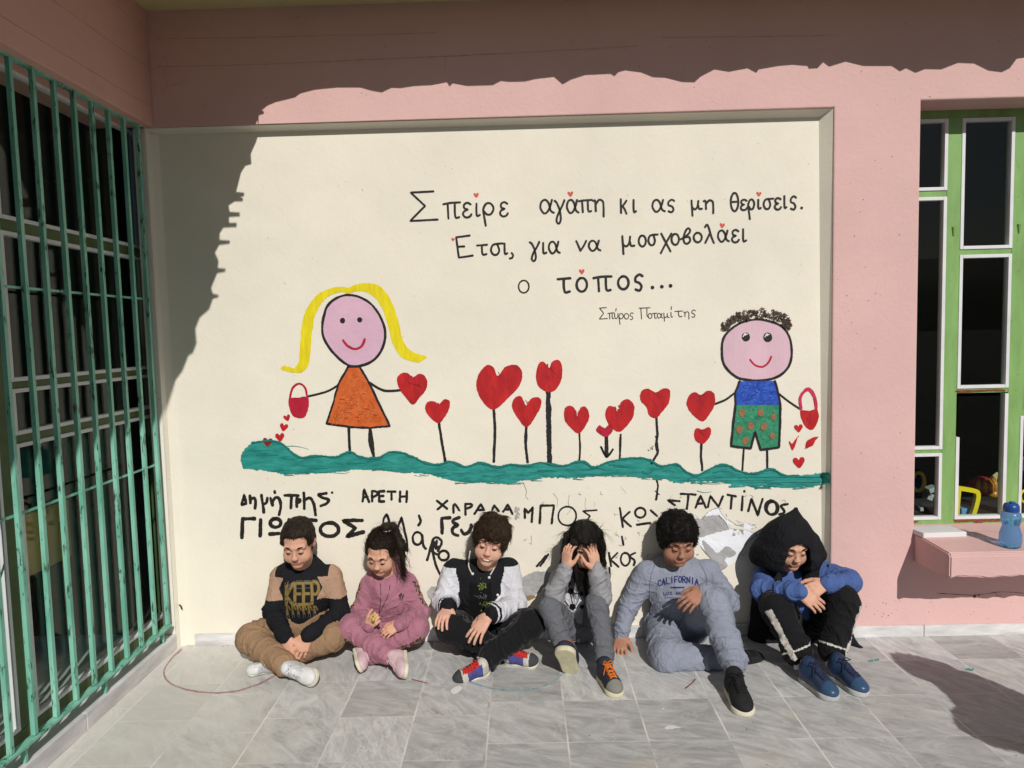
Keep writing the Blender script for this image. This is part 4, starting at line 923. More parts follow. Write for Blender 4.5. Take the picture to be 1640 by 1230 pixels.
pt.stroke(PX('1113,1088 1106,1096 1098,1102'), 1.6, 2, jit=.5); pt.stroke(PX('660,1088 672,1091 684,1094'), 1.4, 2, jit=.5); pt.dot((1196, 1168), 2, 3, 1); pt.dot((700, 1142), 2, 3, 1)
pt.build('paint_splashes', [mat('white_splash', (.75, .74, .72)), mat('teal_splash', (.06, .36, .32)), mat('dark_red_splash', (.3, .05, .04)), mat('orange_splash', (.45, .2, .08)), mat('dirt_crumbs', (.13, .09, .06))], pave)

# ------------------------------------------------------------------ people: signed-distance modelling
def hash3(i, j, k):
    h = (i*374761393+j*668265263+k*1274126177) & 0x7fffffff
    h = ((h ^ (h >> 13))*1103515245) & 0x7fffffff
    return ((h ^ (h >> 16)) & 0xffff)/65535.*2-1
def vnoise(P, sc):
    Q = np.asarray(P)*sc; I = np.floor(Q).astype(np.int64); Fr = Q-I; Fr = Fr*Fr*(3-2*Fr)
    r = 0
    for a in (0, 1):
        for b in (0, 1):
            for c in (0, 1):
                wgt = (Fr[..., 0] if a else 1-Fr[..., 0])*(Fr[..., 1] if b else 1-Fr[..., 1])*(Fr[..., 2] if c else 1-Fr[..., 2])
                r = r+wgt*hash3(I[..., 0]+a, I[..., 1]+b, I[..., 2]+c)
    return r
def unit(v): v = np.asarray(v, float); return v/(np.linalg.norm(v)+1e-12)
def frame(yaw=0, pitch=0, roll=0):
    """columns: right, back, up. yaw>0 turns to the viewer's right, pitch>0 nods down, roll>0 leans to the viewer's right"""
    return np.array(Matrix.Rotation(math.radians(yaw), 3, 'Z') @ Matrix.Rotation(math.radians(roll), 3, 'Y') @ Matrix.Rotation(math.radians(pitch), 3, 'X'))
class SDF:
    def __init__(s, vox): s.vox, s.ops = vox, []
    def _a(s, fn, lo, hi, k, op):
        m = max(k, 0)+3*s.vox; s.ops.append((fn, np.array(lo, float)-m, np.array(hi, float)+m, k, op)); return s
    def cone(s, a, b, ra, rb=None, k=.02, op='u', folds=None, fl=None):
        folds = None
        a, b = np.asarray(a, float), np.asarray(b, float); rb = ra if rb is None else rb; ba = b-a; L2 = ba@ba+1e-12; L = math.sqrt(L2)
        R = max(ra, rb)+(folds[0] if folds else 0)
        ph = random.random()*6
        u = unit(np.cross(ba, (.3, .5, .8))); v = unit(np.cross(ba, u))
        def fn(X, Y, Z):
            t = np.clip(((X-a[0])*ba[0]+(Y-a[1])*ba[1]+(Z-a[2])*ba[2])/L2, 0, 1)
            dx, dy, dz = X-a[0]-t*ba[0], Y-a[1]-t*ba[1], Z-a[2]-t*ba[2]
            r = ra+(rb-ra)*t
            if fl is not None:                       # flatten along fl=(axis, factor)
                q = (dx*fl[0][0]+dy*fl[0][1]+dz*fl[0][2])*(fl[1]-1); dx, dy, dz = dx+q*fl[0][0], dy+q*fl[0][1], dz+q*fl[0][2]
            d = np.sqrt(dx*dx+dy*dy+dz*dz)
            if folds:
                amp, lam, t0, wd = folds; th = np.arctan2(dx*u[0]+dy*u[1]+dz*u[2], dx*v[0]+dy*v[1]+dz*v[2])
                r = r+amp*np.sin(2*math.pi*t*L/lam+1.6*np.sin(th+ph)+.9*np.sin(2*th+ph*2)+ph)*np.exp(-((t-t0)/wd)**2)
            return d-r
        return s._a(fn, np.minimum(a, b)-R, np.maximum(a, b)+R, k, op)
    def ell(s, c, r, Rm=None, k=.02, op='u'):
        c, r = np.asarray(c, float), np.asarray(r, float); Rm = np.eye(3) if Rm is None else Rm; R = max(r)
        ext = np.abs(Rm)@r
        def fn(X, Y, Z):
            X, Y, Z = X-c[0], Y-c[1], Z-c[2]
            q = [(X*Rm[0, i]+Y*Rm[1, i]+Z*Rm[2, i]) for i in range(3)]
            k0 = np.sqrt(sum((q[i]/r[i])**2 for i in range(3))); k1 = np.sqrt(sum((q[i]/r[i]**2)**2 for i in range(3)))+1e-9
            return k0*(k0-1)/k1
        return s._a(fn, c-ext, c+ext, k, op)
    def box(s, c, h, rad=.01, Rm=None, k=.01, op='u'):
        c, h = np.asarray(c, float), np.asarray(h, float)-rad; Rm = np.eye(3) if Rm is None else Rm; ext = np.abs(Rm)@(h+rad)
        def fn(X, Y, Z):
            X, Y, Z = X-c[0], Y-c[1], Z-c[2]
            q = [np.abs(X*Rm[0, i]+Y*Rm[1, i]+Z*Rm[2, i])-h[i] for i in range(3)]
            return np.sqrt(sum(np.maximum(x, 0)**2 for x in q))+np.minimum(np.maximum(np.maximum(q[0], q[1]), q[2]), 0)-rad
        return s._a(fn, c-ext, c+ext, k, op)
    def mesh(s, bounds=None):
        vx = s.vox
        us = [o for o in s.ops if o[4] == 'u']
        lo = np.min([o[1] for o in us], 0); hi = np.max([o[2] for o in us], 0)
        n = np.ceil((hi-lo)/vx).astype(int)+1; D = np.full(n, .05, np.float32)
        ax = [lo[i]+vx*np.arange(n[i]) for i in range(3)]
        for fn, a, b, k, op in s.ops:
            i0 = np.maximum(((a-lo)/vx).astype(int), 0); i1 = np.minimum(np.ceil((b-lo)/vx).astype(int)+1, n)
            if (i1 <= i0).any(): continue
            sl_ = tuple(slice(i0[i], i1[i]) for i in range(3)); X, Y, Z = np.ix_(*[ax[i][sl_[i]] for i in range(3)])
            d = fn(X, Y, Z); A_ = D[sl_]
            if op == 'u':
                if k > 0: h = np.maximum(k-np.abs(A_-d), 0)/k; D[sl_] = np.minimum(A_, d)-h*h*k*.25
                else: D[sl_] = np.minimum(A_, d)
            else:
                d = -d
                if k > 0: h = np.maximum(k-np.abs(A_-d), 0)/k; D[sl_] = np.maximum(A_, d)+h*h*k*.25
                else: D[sl_] = np.maximum(A_, d)
        np.clip(D, -.05, .05, out=D)
        g_ = openvdb.FloatGrid(.05); g_.copyFromArray(D)
        V, Q = g_.convertToQuads(0.)
        V = np.asarray(V, float)*vx+lo; Q = np.asarray(Q, np.int64)
        # outward winding
        a, b, c, d = (V[Q[:, i]] for i in range(4)); vol = np.einsum('ij,ij->', np.cross(a, b), c)+np.einsum('ij,ij->', np.cross(a, c), d)
        if vol < 0: Q = Q[:, ::-1]
        return V, Q
def vnormals(V, Q):
    n = np.cross(V[Q[:, 2]]-V[Q[:, 0]], V[Q[:, 3]]-V[Q[:, 1]]); N_ = np.zeros_like(V)
    for i in range(4): np.add.at(N_, Q[:, i], n)
    return N_/(np.linalg.norm(N_, axis=1, keepdims=True)+1e-12)
def relax(V, Q, it=2, f=.5):
    for _ in range(it):
        S_, C_ = np.zeros_like(V), np.zeros(len(V))
        for i in range(4):
            for j in (1, 3): np.add.at(S_, Q[:, i], V[Q[:, (i+j) % 4]]); np.add.at(C_, Q[:, i], 1)
        V = V*(1-f)+S_/np.maximum(C_, 1)[:, None]*f
    return V
def rumple(V, Q, a1, a2, s1=16., s2=42., seed=0., bones=(), a3=.0085):
    Nn = vnormals(V, Q); P = V+seed
    w_ = np.stack([vnoise(P+7, 5.), vnoise(P+13, 5.), vnoise(P+19, 5.)], 1)*.05
    d = a1*.5*vnoise(P+w_, s1*.7)+a2*vnoise(P+w_*1.5, s2)
    best = np.full(len(V), 1e9); fold = np.zeros(len(V))
    for a, b, w0, w1 in bones:                       # creases round a limb, deepest where it bends
        L = np.linalg.norm(b-a); ax = (b-a)/(L+1e-9); al = np.clip((V-a)@ax/L, 0, 1); off = V-a-(al*L)[:, None]*ax; dist = np.linalg.norm(off, axis=1)
        dv = unit(np.cross(ax, (.4, .2, .9)))
        q = off*5.5+ax*((al*L)*21+(off@dv)*15)[:, None]+w_*11+seed
        n1_, n2_ = np.abs(vnoise(q, 1.)), np.abs(vnoise(q*1.55+9, 1.))
        f = np.clip(1-3.4*n1_, 0, 1)**1.3-.30+.6*(np.clip(1-4*n2_, 0, 1)**1.3-.2)
        f = f*(w0+(w1-w0)*al)
        k = dist < best; fold[k] = f[k]; best[k] = dist[k]
    if not len(bones):
        q = V*np.array([8, 8, 19])+w_*20+seed; fold = .5*(np.clip(1-3.4*np.abs(vnoise(q, 1.)), 0, 1)-.3)
    return V+Nn*(d+a3*fold)[:, None]
def quads(name, V, Q, m, parent=None, base=None, mi=None):
    loc = np.array(root_of(parent).location) if parent else np.array(base, float)
    me = bpy.data.meshes.new(name); n, q = len(V), len(Q)
    me.vertices.add(n); me.vertices.foreach_set('co', (V-loc).astype(np.float32).ravel())
    me.loops.add(q*4); me.loops.foreach_set('vertex_index', Q.astype(np.int32).ravel())
    me.polygons.add(q); me.polygons.foreach_set('loop_start', np.arange(0, 4*q, 4, dtype=np.int32)); me.polygons.foreach_set('loop_total', np.full(q, 4, np.int32))
    for x in (m if isinstance(m, (list, tuple)) else [m]): me.materials.append(x)
    if mi is not None: me.polygons.foreach_set('material_index', mi.astype(np.int32))
    me.polygons.foreach_set('use_smooth', np.ones(q, bool)); me.update(calc_edges=True); me.validate()
    o = bpy.data.objects.new(name, me); COL.objects.link(o)
    if parent: o.parent = parent
    else: o.location = loc
    return o
def join_into(o, b):
    loc = Vector(root_of(o).location); me = o.data; bm = bmesh.new(); bm.from_mesh(me)
    vs = [bm.verts.new(Vector(v)-loc) for v in b.V]
    for f in b.F:
        fc = bm.faces.new([vs[i] for i in f]); fc.smooth = True
    bm.to_mesh(me); bm.free(); me.update()
def seg_t(P, a, b):
    ba = b-a; t = np.clip((P-a)@ba/(ba@ba+1e-12), 0, 1); off = P-a-t[:, None]*ba
    return t, np.linalg.norm(off, axis=1), off

def add_hand(S, wr, u, n, thumb, s=1., curl=(.35, .5, .4), spread=.07, curls=None, tc=.35):
    """palm, four fingers and a thumb. u: wrist->knuckles, n: back of the hand, thumb: which side the thumb is on"""
    u = unit(u); n = unit(np.asarray(n)-u*(np.asarray(n)@u)); t = unit(np.asarray(thumb)-u*(np.asarray(thumb)@u)-n*(np.asarray(thumb)@n))
    wr = np.asarray(wr, float); kn = []
    S.cone(wr-u*.015*s, wr+u*.015*s, .0165*s, .018*s, k=.012)
    for i in range(4):
        o = t*(1.5-i)*.0172*s; K = wr+u*(.074, .078, .075, .068)[i]*s+o-n*(.002 if i in (0, 3) else 0)*s; kn.append(K)
        S.cone(wr+o*.6+u*.012*s, K, .0125*s, .0098*s, k=.012)
    for i in range(4):
        cc = curls[i] if curls else curl; p = kn[i]; a = 0; L = (.062, .070, .065, .052)[i]*s; r = (.0082, .0084, .0080, .0072)[i]*s
        for j, (f, c) in enumerate(zip((.44, .32, .24), cc)):
            a += c; d = u*math.cos(a)-n*math.sin(a)+t*(1.5-i)*spread; q = p+unit(d)*L*f
            S.cone(p, q, r, r*.92, k=.0025 if j or True else .006); p = q; r *= .92
    b = wr+u*.018*s+t*.022*s-n*.004*s; d1 = unit(u*.62+t*.62-n*tc); m1 = b+d1*.032*s; m2 = m1+unit(u*.85+t*.3-n*tc)*.027*s; m3 = m2+unit(u*.95+t*.08-n*(tc+.1))*.02*s
    S.cone(wr+u*.01*s+t*.008*s, b+d1*.012*s, .013*s, .0125*s, k=.014); S.cone(b, m1, .012*s, .0105*s, k=.01); S.cone(m1, m2, .010*s, .0088*s, k=.003); S.cone(m2, m3, .0088*s, .0072*s, k=.003)
def add_head(S, c, Rm, s=1., fw=1.):
    P = lambda x, y, z: c+Rm@(np.array([x, y, z])*s)
    S.ell(P(0, .012, .03), np.array([.071, .089, .080])*s, Rm, k=.02); S.ell(P(0, -.022, -.035), np.array([.055*fw, .060, .072])*s, Rm, k=.03)
    S.ell(P(0, -.062, -.088), np.array([.022, .016, .014])*s, Rm, k=.025)
    for x in (-1, 1):
        S.ell(P(x*.036*fw, -.050, -.040), np.array([.029, .025, .029])*s, Rm, k=.024); S.cone(P(x*.012, -.078, .026), P(x*.043, -.066, .024), .009*s, .009*s, k=.014)
        S.ell(P(x*.029, -.088, .004), np.array([.016, .012, .010])*s, Rm, k=.012, op='s')
        S.ell(P(x*.0735, .008, -.006), np.array([.009, .018, .028])*s, Rm@frame(0, 8, x*14), k=.006); S.ell(P(x*.083, .002, -.004), np.array([.005, .010, .016])*s, Rm, k=.004, op='s')
        S.ell(P(x*.0085, -.092, -.026), np.array([.008, .008, .006])*s, Rm, k=.006)
    S.cone(P(0, -.078, .008), P(0, -.094, -.022), .006*s, .009*s, k=.012)
    S.cone(P(-.018, -.078, -.0575), P(.018, -.078, -.0575), .0062*s, k=.005); S.cone(P(-.014, -.077, -.0655), P(.014, -.077, -.0655), .0070*s, k=.004)
    S.cone(P(0, .022, -.06), P(0, .035, -.115), .044*s, .042*s, k=.03)
    return P

def eyes_and_brows(body, P, Rm, s, browm, look=-.2, lid=.45, smile=False, skin=None):
    """eyeballs half covered by lids, eyebrows, lips"""
    for x in (-1, 1):
        c = P(x*.029, -.0698, .003); r = .0125*s; b = MB(); V, Fc, M_ = [], [], []; nu, nv = 16, 20
        for i in range(nu+1):
            th = math.pi*i/nu
            for j in range(nv):
                ph = 2*math.pi*j/nv; q = np.array([math.sin(th)*math.cos(ph), -math.cos(th), math.sin(th)*math.sin(ph)]); V.append(c+Rm@(q*r))
        for i in range(nu):
            for j in range(nv):
                Fc.append([i*nv+j, (i+1)*nv+j, (i+1)*nv+(j+1) % nv, i*nv+(j+1) % nv])
                th = math.pi*(i+.5)/nu; ph = 2*math.pi*(j+.5)/nv; q = np.array([math.sin(th)*math.cos(ph), -math.cos(th), math.sin(th)*math.sin(ph)])
                k = 0
                if np.linalg.norm(q-unit((0, -1, look))) < .42: k = 1
                if q[2] > 1-lid*2+.15 or q[2] < -.42: k = 2
                M_.append(k)
        b.V, b.F, b.M = V, Fc, M_; b.build('eye', [M_EYEW, M_IRIS, skin], body, True)
        b = MB(); b.tube([P(x*.012, -.0845, .0255), P(x*.027, -.0835, .031), P(x*.045, -.071, .0265)], [.0028*s, .0044*s, .002*s], 6); b.build('eyebrow', browm, body, True)
        b = MB(); b.tube([P(x*.017, -.0835, .001), P(x*.029, -.0858, -.0005+.010*(.5-lid)), P(x*.041, -.0785, .001)], [.0015*s, .0024*s, .0014*s], 5); b.build('eyelash', M_LASH, body, True)
    if smile:
        b = MB(); b.tube([P(-.017, -.0800, -.0575), P(-.008, -.0850, -.0612), P(.008, -.0850, -.0612), P(.017, -.0800, -.0575)], [.001*s, .0036*s, .0036*s, .001*s], 8); b.build('teeth', M_TEETH, body, True)

def hairmat(name, col):
    m = mat(name, col, rough=.5, var=.5, vs=16, streak=(5, 5, 1.2), bump=.6, bs=30, spec=.2); return m
def strands(b, P, Rm, s, roots, n, length, down, jitter=.3, r=.0016):
    """tufts that break the outline; roots(): point on the head in head space and outward direction"""
    for k in range(n):
        p, d = roots(); p = np.array(p); d = unit(np.array(d)+rng.normal(0, jitter, 3)); L = length*random.uniform(.5, 1.2)
        q1 = p+d*L*.5; q2 = q1+unit(d*(1-down)+np.array([0, 0, -down])+rng.normal(0, jitter*.5, 3))*L*.5
        b.tube([P(*p), P(*q1), P(*q2)], [r*1.5*s, r*1.1*s, r*.25*s], 4)
def fibers(V, Nn, P, Rm, s, n, L, comb, lift=.15, jit=.25, r=.00075, keep=None):
    """fine hairs lying along the comb direction; returns quads to append to the hair mesh"""
    C0 = P(0, 0, 0); idx = rng.integers(0, len(V), n); p = (V[idx]-C0)@Rm/s; nn = Nn[idx]@Rm
    if keep is not None: k = keep(p); p, nn = p[k], nn[k]
    n = len(p); d = comb(p)+rng.normal(0, jit, (n, 3)); d = d-nn*np.sum(d*nn, 1, keepdims=True); d /= np.linalg.norm(d, axis=1, keepdims=True)+1e-9
    ln = L*rng.uniform(.5, 1.2, (n, 1)); pts = [p-nn*.001]
    for k in range(3):
        up = lift*(1-.75*k); st = d+nn*up; st /= np.linalg.norm(st, axis=1, keepdims=True); pts.append(pts[-1]+st*ln/3)
        d = d-nn*.22+rng.normal(0, jit*.3, (n, 3)); d /= np.linalg.norm(d, axis=1, keepdims=True)
    a = np.cross(d, nn); a /= np.linalg.norm(a, axis=1, keepdims=True)+1e-9; b = nn
    VV = np.zeros((n, 4, 3, 3))
    for k in range(4):
        rr = r*(1, 1, .8, .25)[k]
        for j in range(3): t = 2*math.pi*j/3; VV[:, k, j] = pts[k]+a*rr*math.cos(t)+b*rr*math.sin(t)
    VV = VV.reshape(-1, 3)*s@Rm.T+C0
    base_ = (np.arange(n)*12)[:, None]; Fq = []
    for k in range(3):
        for j in range(3): Fq.append(base_+np.array([[k*3+j, k*3+(j+1) % 3, (k+1)*3+(j+1) % 3, (k+1)*3+j]]))
    return VV, np.concatenate(Fq)
def crown_comb(sweep=(0, 0, 0), c=(0, .05, .12)): return lambda p: (p-np.array(c))/(np.linalg.norm(p-np.array(c), axis=1, keepdims=True)+1e-9)+np.array(sweep)
def short_hair(body, P, Rm, s, m, front=.05, side=-.02, thick=.011, n=520, L=.022, down=.5, back=-.05, tilt=0., seed=0., rough_amp=.004, bangs=0., comb=None, fn=2600, fl=.03, lift=.2, jit=.25):
    S = SDF(.0035*s)
    S.ell(P(0, .014, .034), (np.array([.071, .089, .080])+thick)*s, Rm, k=0)
    S.ell(P(0, .045, -.015), (np.array([.064, .055, .070])+thick*.6)*s, Rm, k=.02)
    for x in (-1, 1): S.ell(P(x*.064, -.014, .012), np.array([.014, .026, .034])*s, Rm, k=.012)
    # clear the face
    S.box(P(0, -.085, -.09+front-bangs), np.array([.062, .05, .09])*s, .03*s, Rm, k=.012, op='s')
    S.box(P(0, -.03, -.12+side), np.array([.12, .055, .10])*s, .02*s, Rm, k=.01, op='s')
    S.box(P(0, .05, -.16+back), np.array([.12, .12, .09])*s, .02*s, Rm, k=.01, op='s')
    V, Q = S.mesh(); Nn = vnormals(V, Q); loc = (V-P(0, 0, 0))@Rm
    f = vnoise(loc*np.array([1, .35, .35])+seed, 95.)*.0022+vnoise(loc+seed, 45.)*rough_amp
    V = V+Nn*f[:, None]
    FV, FQ = fibers(V, vnormals(V, Q), P, Rm, s, fn, fl, comb or crown_comb(), lift, jit, keep=lambda p: ~((p[:, 1] < -.05) & (p[:, 2] < .02)))
    h = quads('hair', np.concatenate([V, FV]), np.concatenate([Q, FQ+len(V)]), m, body)
    b = MB(); idx = rng.integers(0, len(V), n); C0 = P(0, 0, 0)
    for i in idx:
        p = (V[i]-C0)@Rm/s; d = Nn[i]@Rm
        if p[1] < -.06 and p[2] < .03: continue
        fl = unit(np.array([d[0]*.5, d[1]*.6-.35, d[2]*.4+.15])+rng.normal(0, .3, 3)); LL = L*random.uniform(.5, 1.3)
        q1 = p+fl*LL*.5; q2 = q1+unit(fl*(1-down)+np.array([0, -.15, -down]))*LL*.5; w_ = random.uniform(.0012, .0026)
        b.tube([P(*p), P(*q1), P(*q2)], [w_*s, w_*.8*s, w_*.2*s], 4)
    join_into(h, b)
    return h

def shoe(body, heel, toe, upv, s, mu, ms, ml, mt=None, ma=None, laces=True, mtg=None):
    """trainer from heel to toe (points on the sole's ground line); children: sole, laces, toe cap"""
    heel, toe = np.asarray(heel, float), np.asarray(toe, float); ex = unit(toe-heel); ez = unit(np.asarray(upv)-ex*(np.asarray(upv)@ex)); ey = np.cross(ez, ex)
    L = np.linalg.norm(toe-heel); k = L/.21; Rm = np.stack([ex, ey, ez], 1)
    P = lambda x, y, z: heel+Rm@(np.array([x, y, z])*k)
    S = SDF(.003)
    S.ell(P(.160, 0, .030), np.array([.050, .039, .028])*k, Rm, k=.02); S.ell(P(.11, 0, .040), np.array([.065, .037, .036])*k, Rm@frame(0, 0, 0), k=.025); S.ell(P(.045, 0, .043), np.array([.043, .033, .042])*k, Rm, k=.025)
    S.cone(P(.05, 0, .05), P(.047, 0, .083), .036*k, .034*k, k=.02); S.cone(P(.085, 0, .07), P(.10, 0, .078), .02*k, .016*k, k=.02)
    S.box(P(.1, 0, -.03), np.array([.2, .1, .034])*k, .002, Rm, k=.004, op='s')
    V, Q = S.mesh(); c = V[Q].mean(1); lc = (c-heel)@Rm/k; sb = BVHTree.FromPolygons(V.tolist(), Q.tolist())
    def U(x, y, dz=.002):
        h = sb.ray_cast(Vector(P(x, y, .2)), Vector(-ez)); return np.array(h[0])+ez*dz if h[0] else P(x, y, .06)
    mi = np.zeros(len(Q), int)
    if mt is not None: mi[(lc[:, 0] > .165)] = 1
    if ma is not None: mi[(lc[:, 0] > .055) & (lc[:, 0] < .135) & (np.abs(lc[:, 1]) > .018)] = 2; mi[(lc[:, 0] < .02)] = 2
    mi[(lc[:, 0] > .068) & (lc[:, 0] < .15) & (np.abs(lc[:, 1]) < .018) & (lc[:, 2] > .03)] = 3
    sh = quads('shoe', V, Q, [mu, mt or mu, ma or mu, mtg or ml], body, mi=mi)
    S = SDF(.003)
    for (x0, r0, x1, r1) in ((.04, .036, .105, .036), (.105, .036, .162, .044)):
        for z in (.0075, .0155): S.cone(P(x0, 0, z), P(x1, 0, z), r0*k, r1*k, k=.004, fl=(ez, 1.))
    # flatten to a slab
    S.box(P(.1, 0, -.05), np.array([.2, .1, .05])*k, .001, Rm, k=.004, op='s'); S.box(P(.1, 0, .075), np.array([.2, .1, .052])*k, .001, Rm, k=.004, op='s')
    V, Q = S.mesh(); quads('sole', V, Q, ms, sh)
    if laces:
        b = MB()
        for i in range(5):
            x = .084+.0155*i
            for sg in (1, -1): b.tube([U(x, sg*.017), U(x+.004, sg*.006, .003), U(x+.008, -sg*.006, .003), U(x+.011, -sg*.017)], .0030*k, 6)
        for sg in (1, -1):
            c0 = U(.082, 0, .004)
            b.tube([c0, c0+Rm@np.array([-.004, sg*.014, .008])*k, c0+Rm@np.array([.012, sg*.026, .002])*k, c0+Rm@np.array([.010, sg*.010, .001])*k, c0], .0025*k, 6)
            b.tube([c0, U(.098, sg*.018, .004), U(.112, sg*.031, .003)], .0024*k, 6)
        b.build('laces', ml, sh, True)
    return sh

def cloth_mat(name, col, rough=.9, var=.10, fine=.10, sheen=.0, bump=.25): return mat(name, col, rough=rough, var=var, vs=9, bump=bump, bs=300., fine=fine, sheen=sheen, spec=.15, crease=.45)
def skin_mat(name, col): return mat(name, col, rough=.58, var=.14, vs=42, bump=.06, bs=200., spec=.22, sss=.15, col2=(col[0]*.92, col[1]*.8, col[2]*.78))
M_EYEW = mat('eye_white', (.62, .6, .57), rough=.25, var=.03); M_IRIS = mat('dark_iris', (.03, .015, .01), rough=.1, var=.1); M_TEETH = mat('teeth', (.7, .66, .58), rough=.3, var=.05)
M_LASH = mat('lash', (.015, .01, .008)); M_LID = skin_mat('eyelid_skin', (.44, .24, .17)); M_LIP = skin_mat('lip', (.45, .19, .145))
M_CREAMRUB = mat('cream_rubber', (.66, .62, .50), rough=.6, var=.15, vs=30)

def body_mesh(J, skin, hs, lipcol=True):
    """one continuous skin from head to fingers and ankles. J: joints in world metres"""
    S = SDF(.0034)
    P = add_head(S, J['head'], J['Rh'], hs, J.get('fw', 1.))
    nb = J['neck']; S.cone(P(0, .03, -.10), nb, .040*hs, .044*hs, k=.03); S.cone(nb, J['chest'], .05, .065, k=.04); S.cone(J['chest'], J['pelvis'], .06, .065, k=.04)
    for sd in 'LR':
        S.cone(nb+(J['sh'+sd]-nb)*.3, J['sh'+sd], .03, .026, k=.03); S.cone(J['sh'+sd], J['el'+sd], .026, .023, k=.02); S.cone(J['el'+sd], J['wr'+sd], .023, .0165, k=.015)
        S.cone(J['pelvis'], J['hip'+sd], .055, .05, k=.03); S.cone(J['hip'+sd], J['kn'+sd], .048, .036, k=.03); S.cone(J['kn'+sd], J['an'+sd], .034, .024, k=.02)
        if 'hand'+sd in J:
            h = J['hand'+sd]; add_hand(S, J['wr'+sd], **h)
    V, Q = S.mesh(); c = V[Q].mean(1); mi = np.zeros(len(Q), int)
    a, b = P(-.02, -.079, -.0615), P(.02, -.079, -.0615); t, d, off = seg_t(c, a, b); lc = (c-J['head'])@J['Rh']/hs
    mi[(d < .0145*hs) & (np.abs(lc[:, 2]+.0615) < .0105-.25*np.maximum(np.abs(lc[:, 0])-.006, 0)) & (lc[:, 1] < -.066)] = 1
    base = (J['pelvis'][0], J['pelvis'][1], 0)
    o = quads('person', V, Q, [skin, M_LIP], None, base=base, mi=mi)
    return o, P
def torso_cloth(S, J, r=1., hem=None, k=.04):
    ch, pe, nb = J['chest'], J['pelvis'], J['neck']; sx = unit(J['shR']-J['shL']); fl = (np.cross(sx, (0, 0, 1)), 1.45)
    S.cone(ch, pe+(ch-pe)*.15, .128*r, .128*r, k=k, fl=fl, folds=(.005, .07, .75, .5))
    S.cone(J['shL']*.86+J['shR']*.14+np.array([0, 0, -.012]), J['shR']*.86+J['shL']*.14+np.array([0, 0, -.012]), .062*r, k=.05)
    S.cone(nb+np.array([0, 0, -.01]), ch, .066*r, .10*r, k=.05)
def sleeve(S, J, sd, ru=.054, re=.047, rw=.034, cuff=.031, end=.9, fold=.004, k=.03):
    sh, el, wr = J['sh'+sd], J['el'+sd], J['wr'+sd]; e = el+(wr-el)*end
    S.cone(sh, el, ru, re, k=k, folds=(fold, .045, .95, .45)); S.cone(el, e, re, rw, k=.02, folds=(fold, .036, .2, .45)); S.ell(e-(e-el)*.06, (rw*1.14,)*3, k=.012)
    S.cone(e-unit(e-el)*.004, e+unit(wr-el)*.026, cuff, cuff*.97, k=.004)
def leg_cloth(S, J, sd, rh=.082, rk=.066, ra=.052, end=.96, fold=.005, cuff=None, k=.03):
    hp, kn, an = J['hip'+sd], J['kn'+sd], J['an'+sd]; e = kn+(an-kn)*end
    S.cone(hp, kn, rh, rk, k=k, folds=(fold, .055, .9, .4)); S.cone(kn, e, rk, ra, k=.02, folds=(fold, .05, .85, .6))
    if cuff: S.cone(e, e+unit(an-kn)*.022, cuff, cuff*.96, k=.006)
def clear_floor(V, z=.004):
    V = V.copy(); lo = V[:, 2] < z; V[lo, 2] = z-(z-V[lo, 2])*.03; return V
def clear_wall(V):
    lim = PY0+PYS*V[:, 2]-.004; V = V.copy(); hi = V[:, 1] > lim; V[hi, 1] = lim[hi]; return V
def garment(name, S, m, body, a1=.0035, a2=.0012, seed=0., zone=None, sm=1, s1=16., s2=42., J=None, parts='', a3=.0085):
    V, Q = S.mesh(); V = relax(V, Q, sm) if sm else V
    bones = []
    for sd in 'LR' if J else '':
        if 'a' in parts: bones += [(J['sh'+sd], J['el'+sd], .25, 1.), (J['el'+sd], J['wr'+sd], 1., .7)]
        if 'l' in parts: bones += [(J['hip'+sd], J['kn'+sd], .9, .7), (J['kn'+sd], J['an'+sd], .6, 1.3)]
    if 'a' in parts: bones += [(J['chest']+np.array([x, 0, .06]), J['pelvis']+np.array([x, 0, .02]), .25, .9) for x in (-.05, .05)]
    V = rumple(V, Q, a1, a2, s1, s2, seed, bones, a3); V = clear_wall(clear_floor(V))
    mi = zone(V[Q].mean(1)) if zone else None
    o = quads(name, V, Q, m, body, mi=mi)
    o_bvh = BVHTree.FromPolygons(V.tolist(), Q.tolist())
    return o, o_bvh
def decal(bvh, ymin=-9.):
    """front projection of drawn marks on the cloth"""
    last = [None]
    def f(px, pyy, off):
        d = Vector(ray(px, pyy)).normalized(); o = Vector(CAM)
        h = bvh.ray_cast(o, d)
        while h[0] is not None and h[0].y < ymin: h = bvh.ray_cast(h[0]+d*.004, d)
        if h[0] is None:
            return np.array(last[0]) if last[0] is not None else at(px, pyy, -.1)
        last[0] = h[0]-d*(off+.0006); return np.array(last[0])
    return f

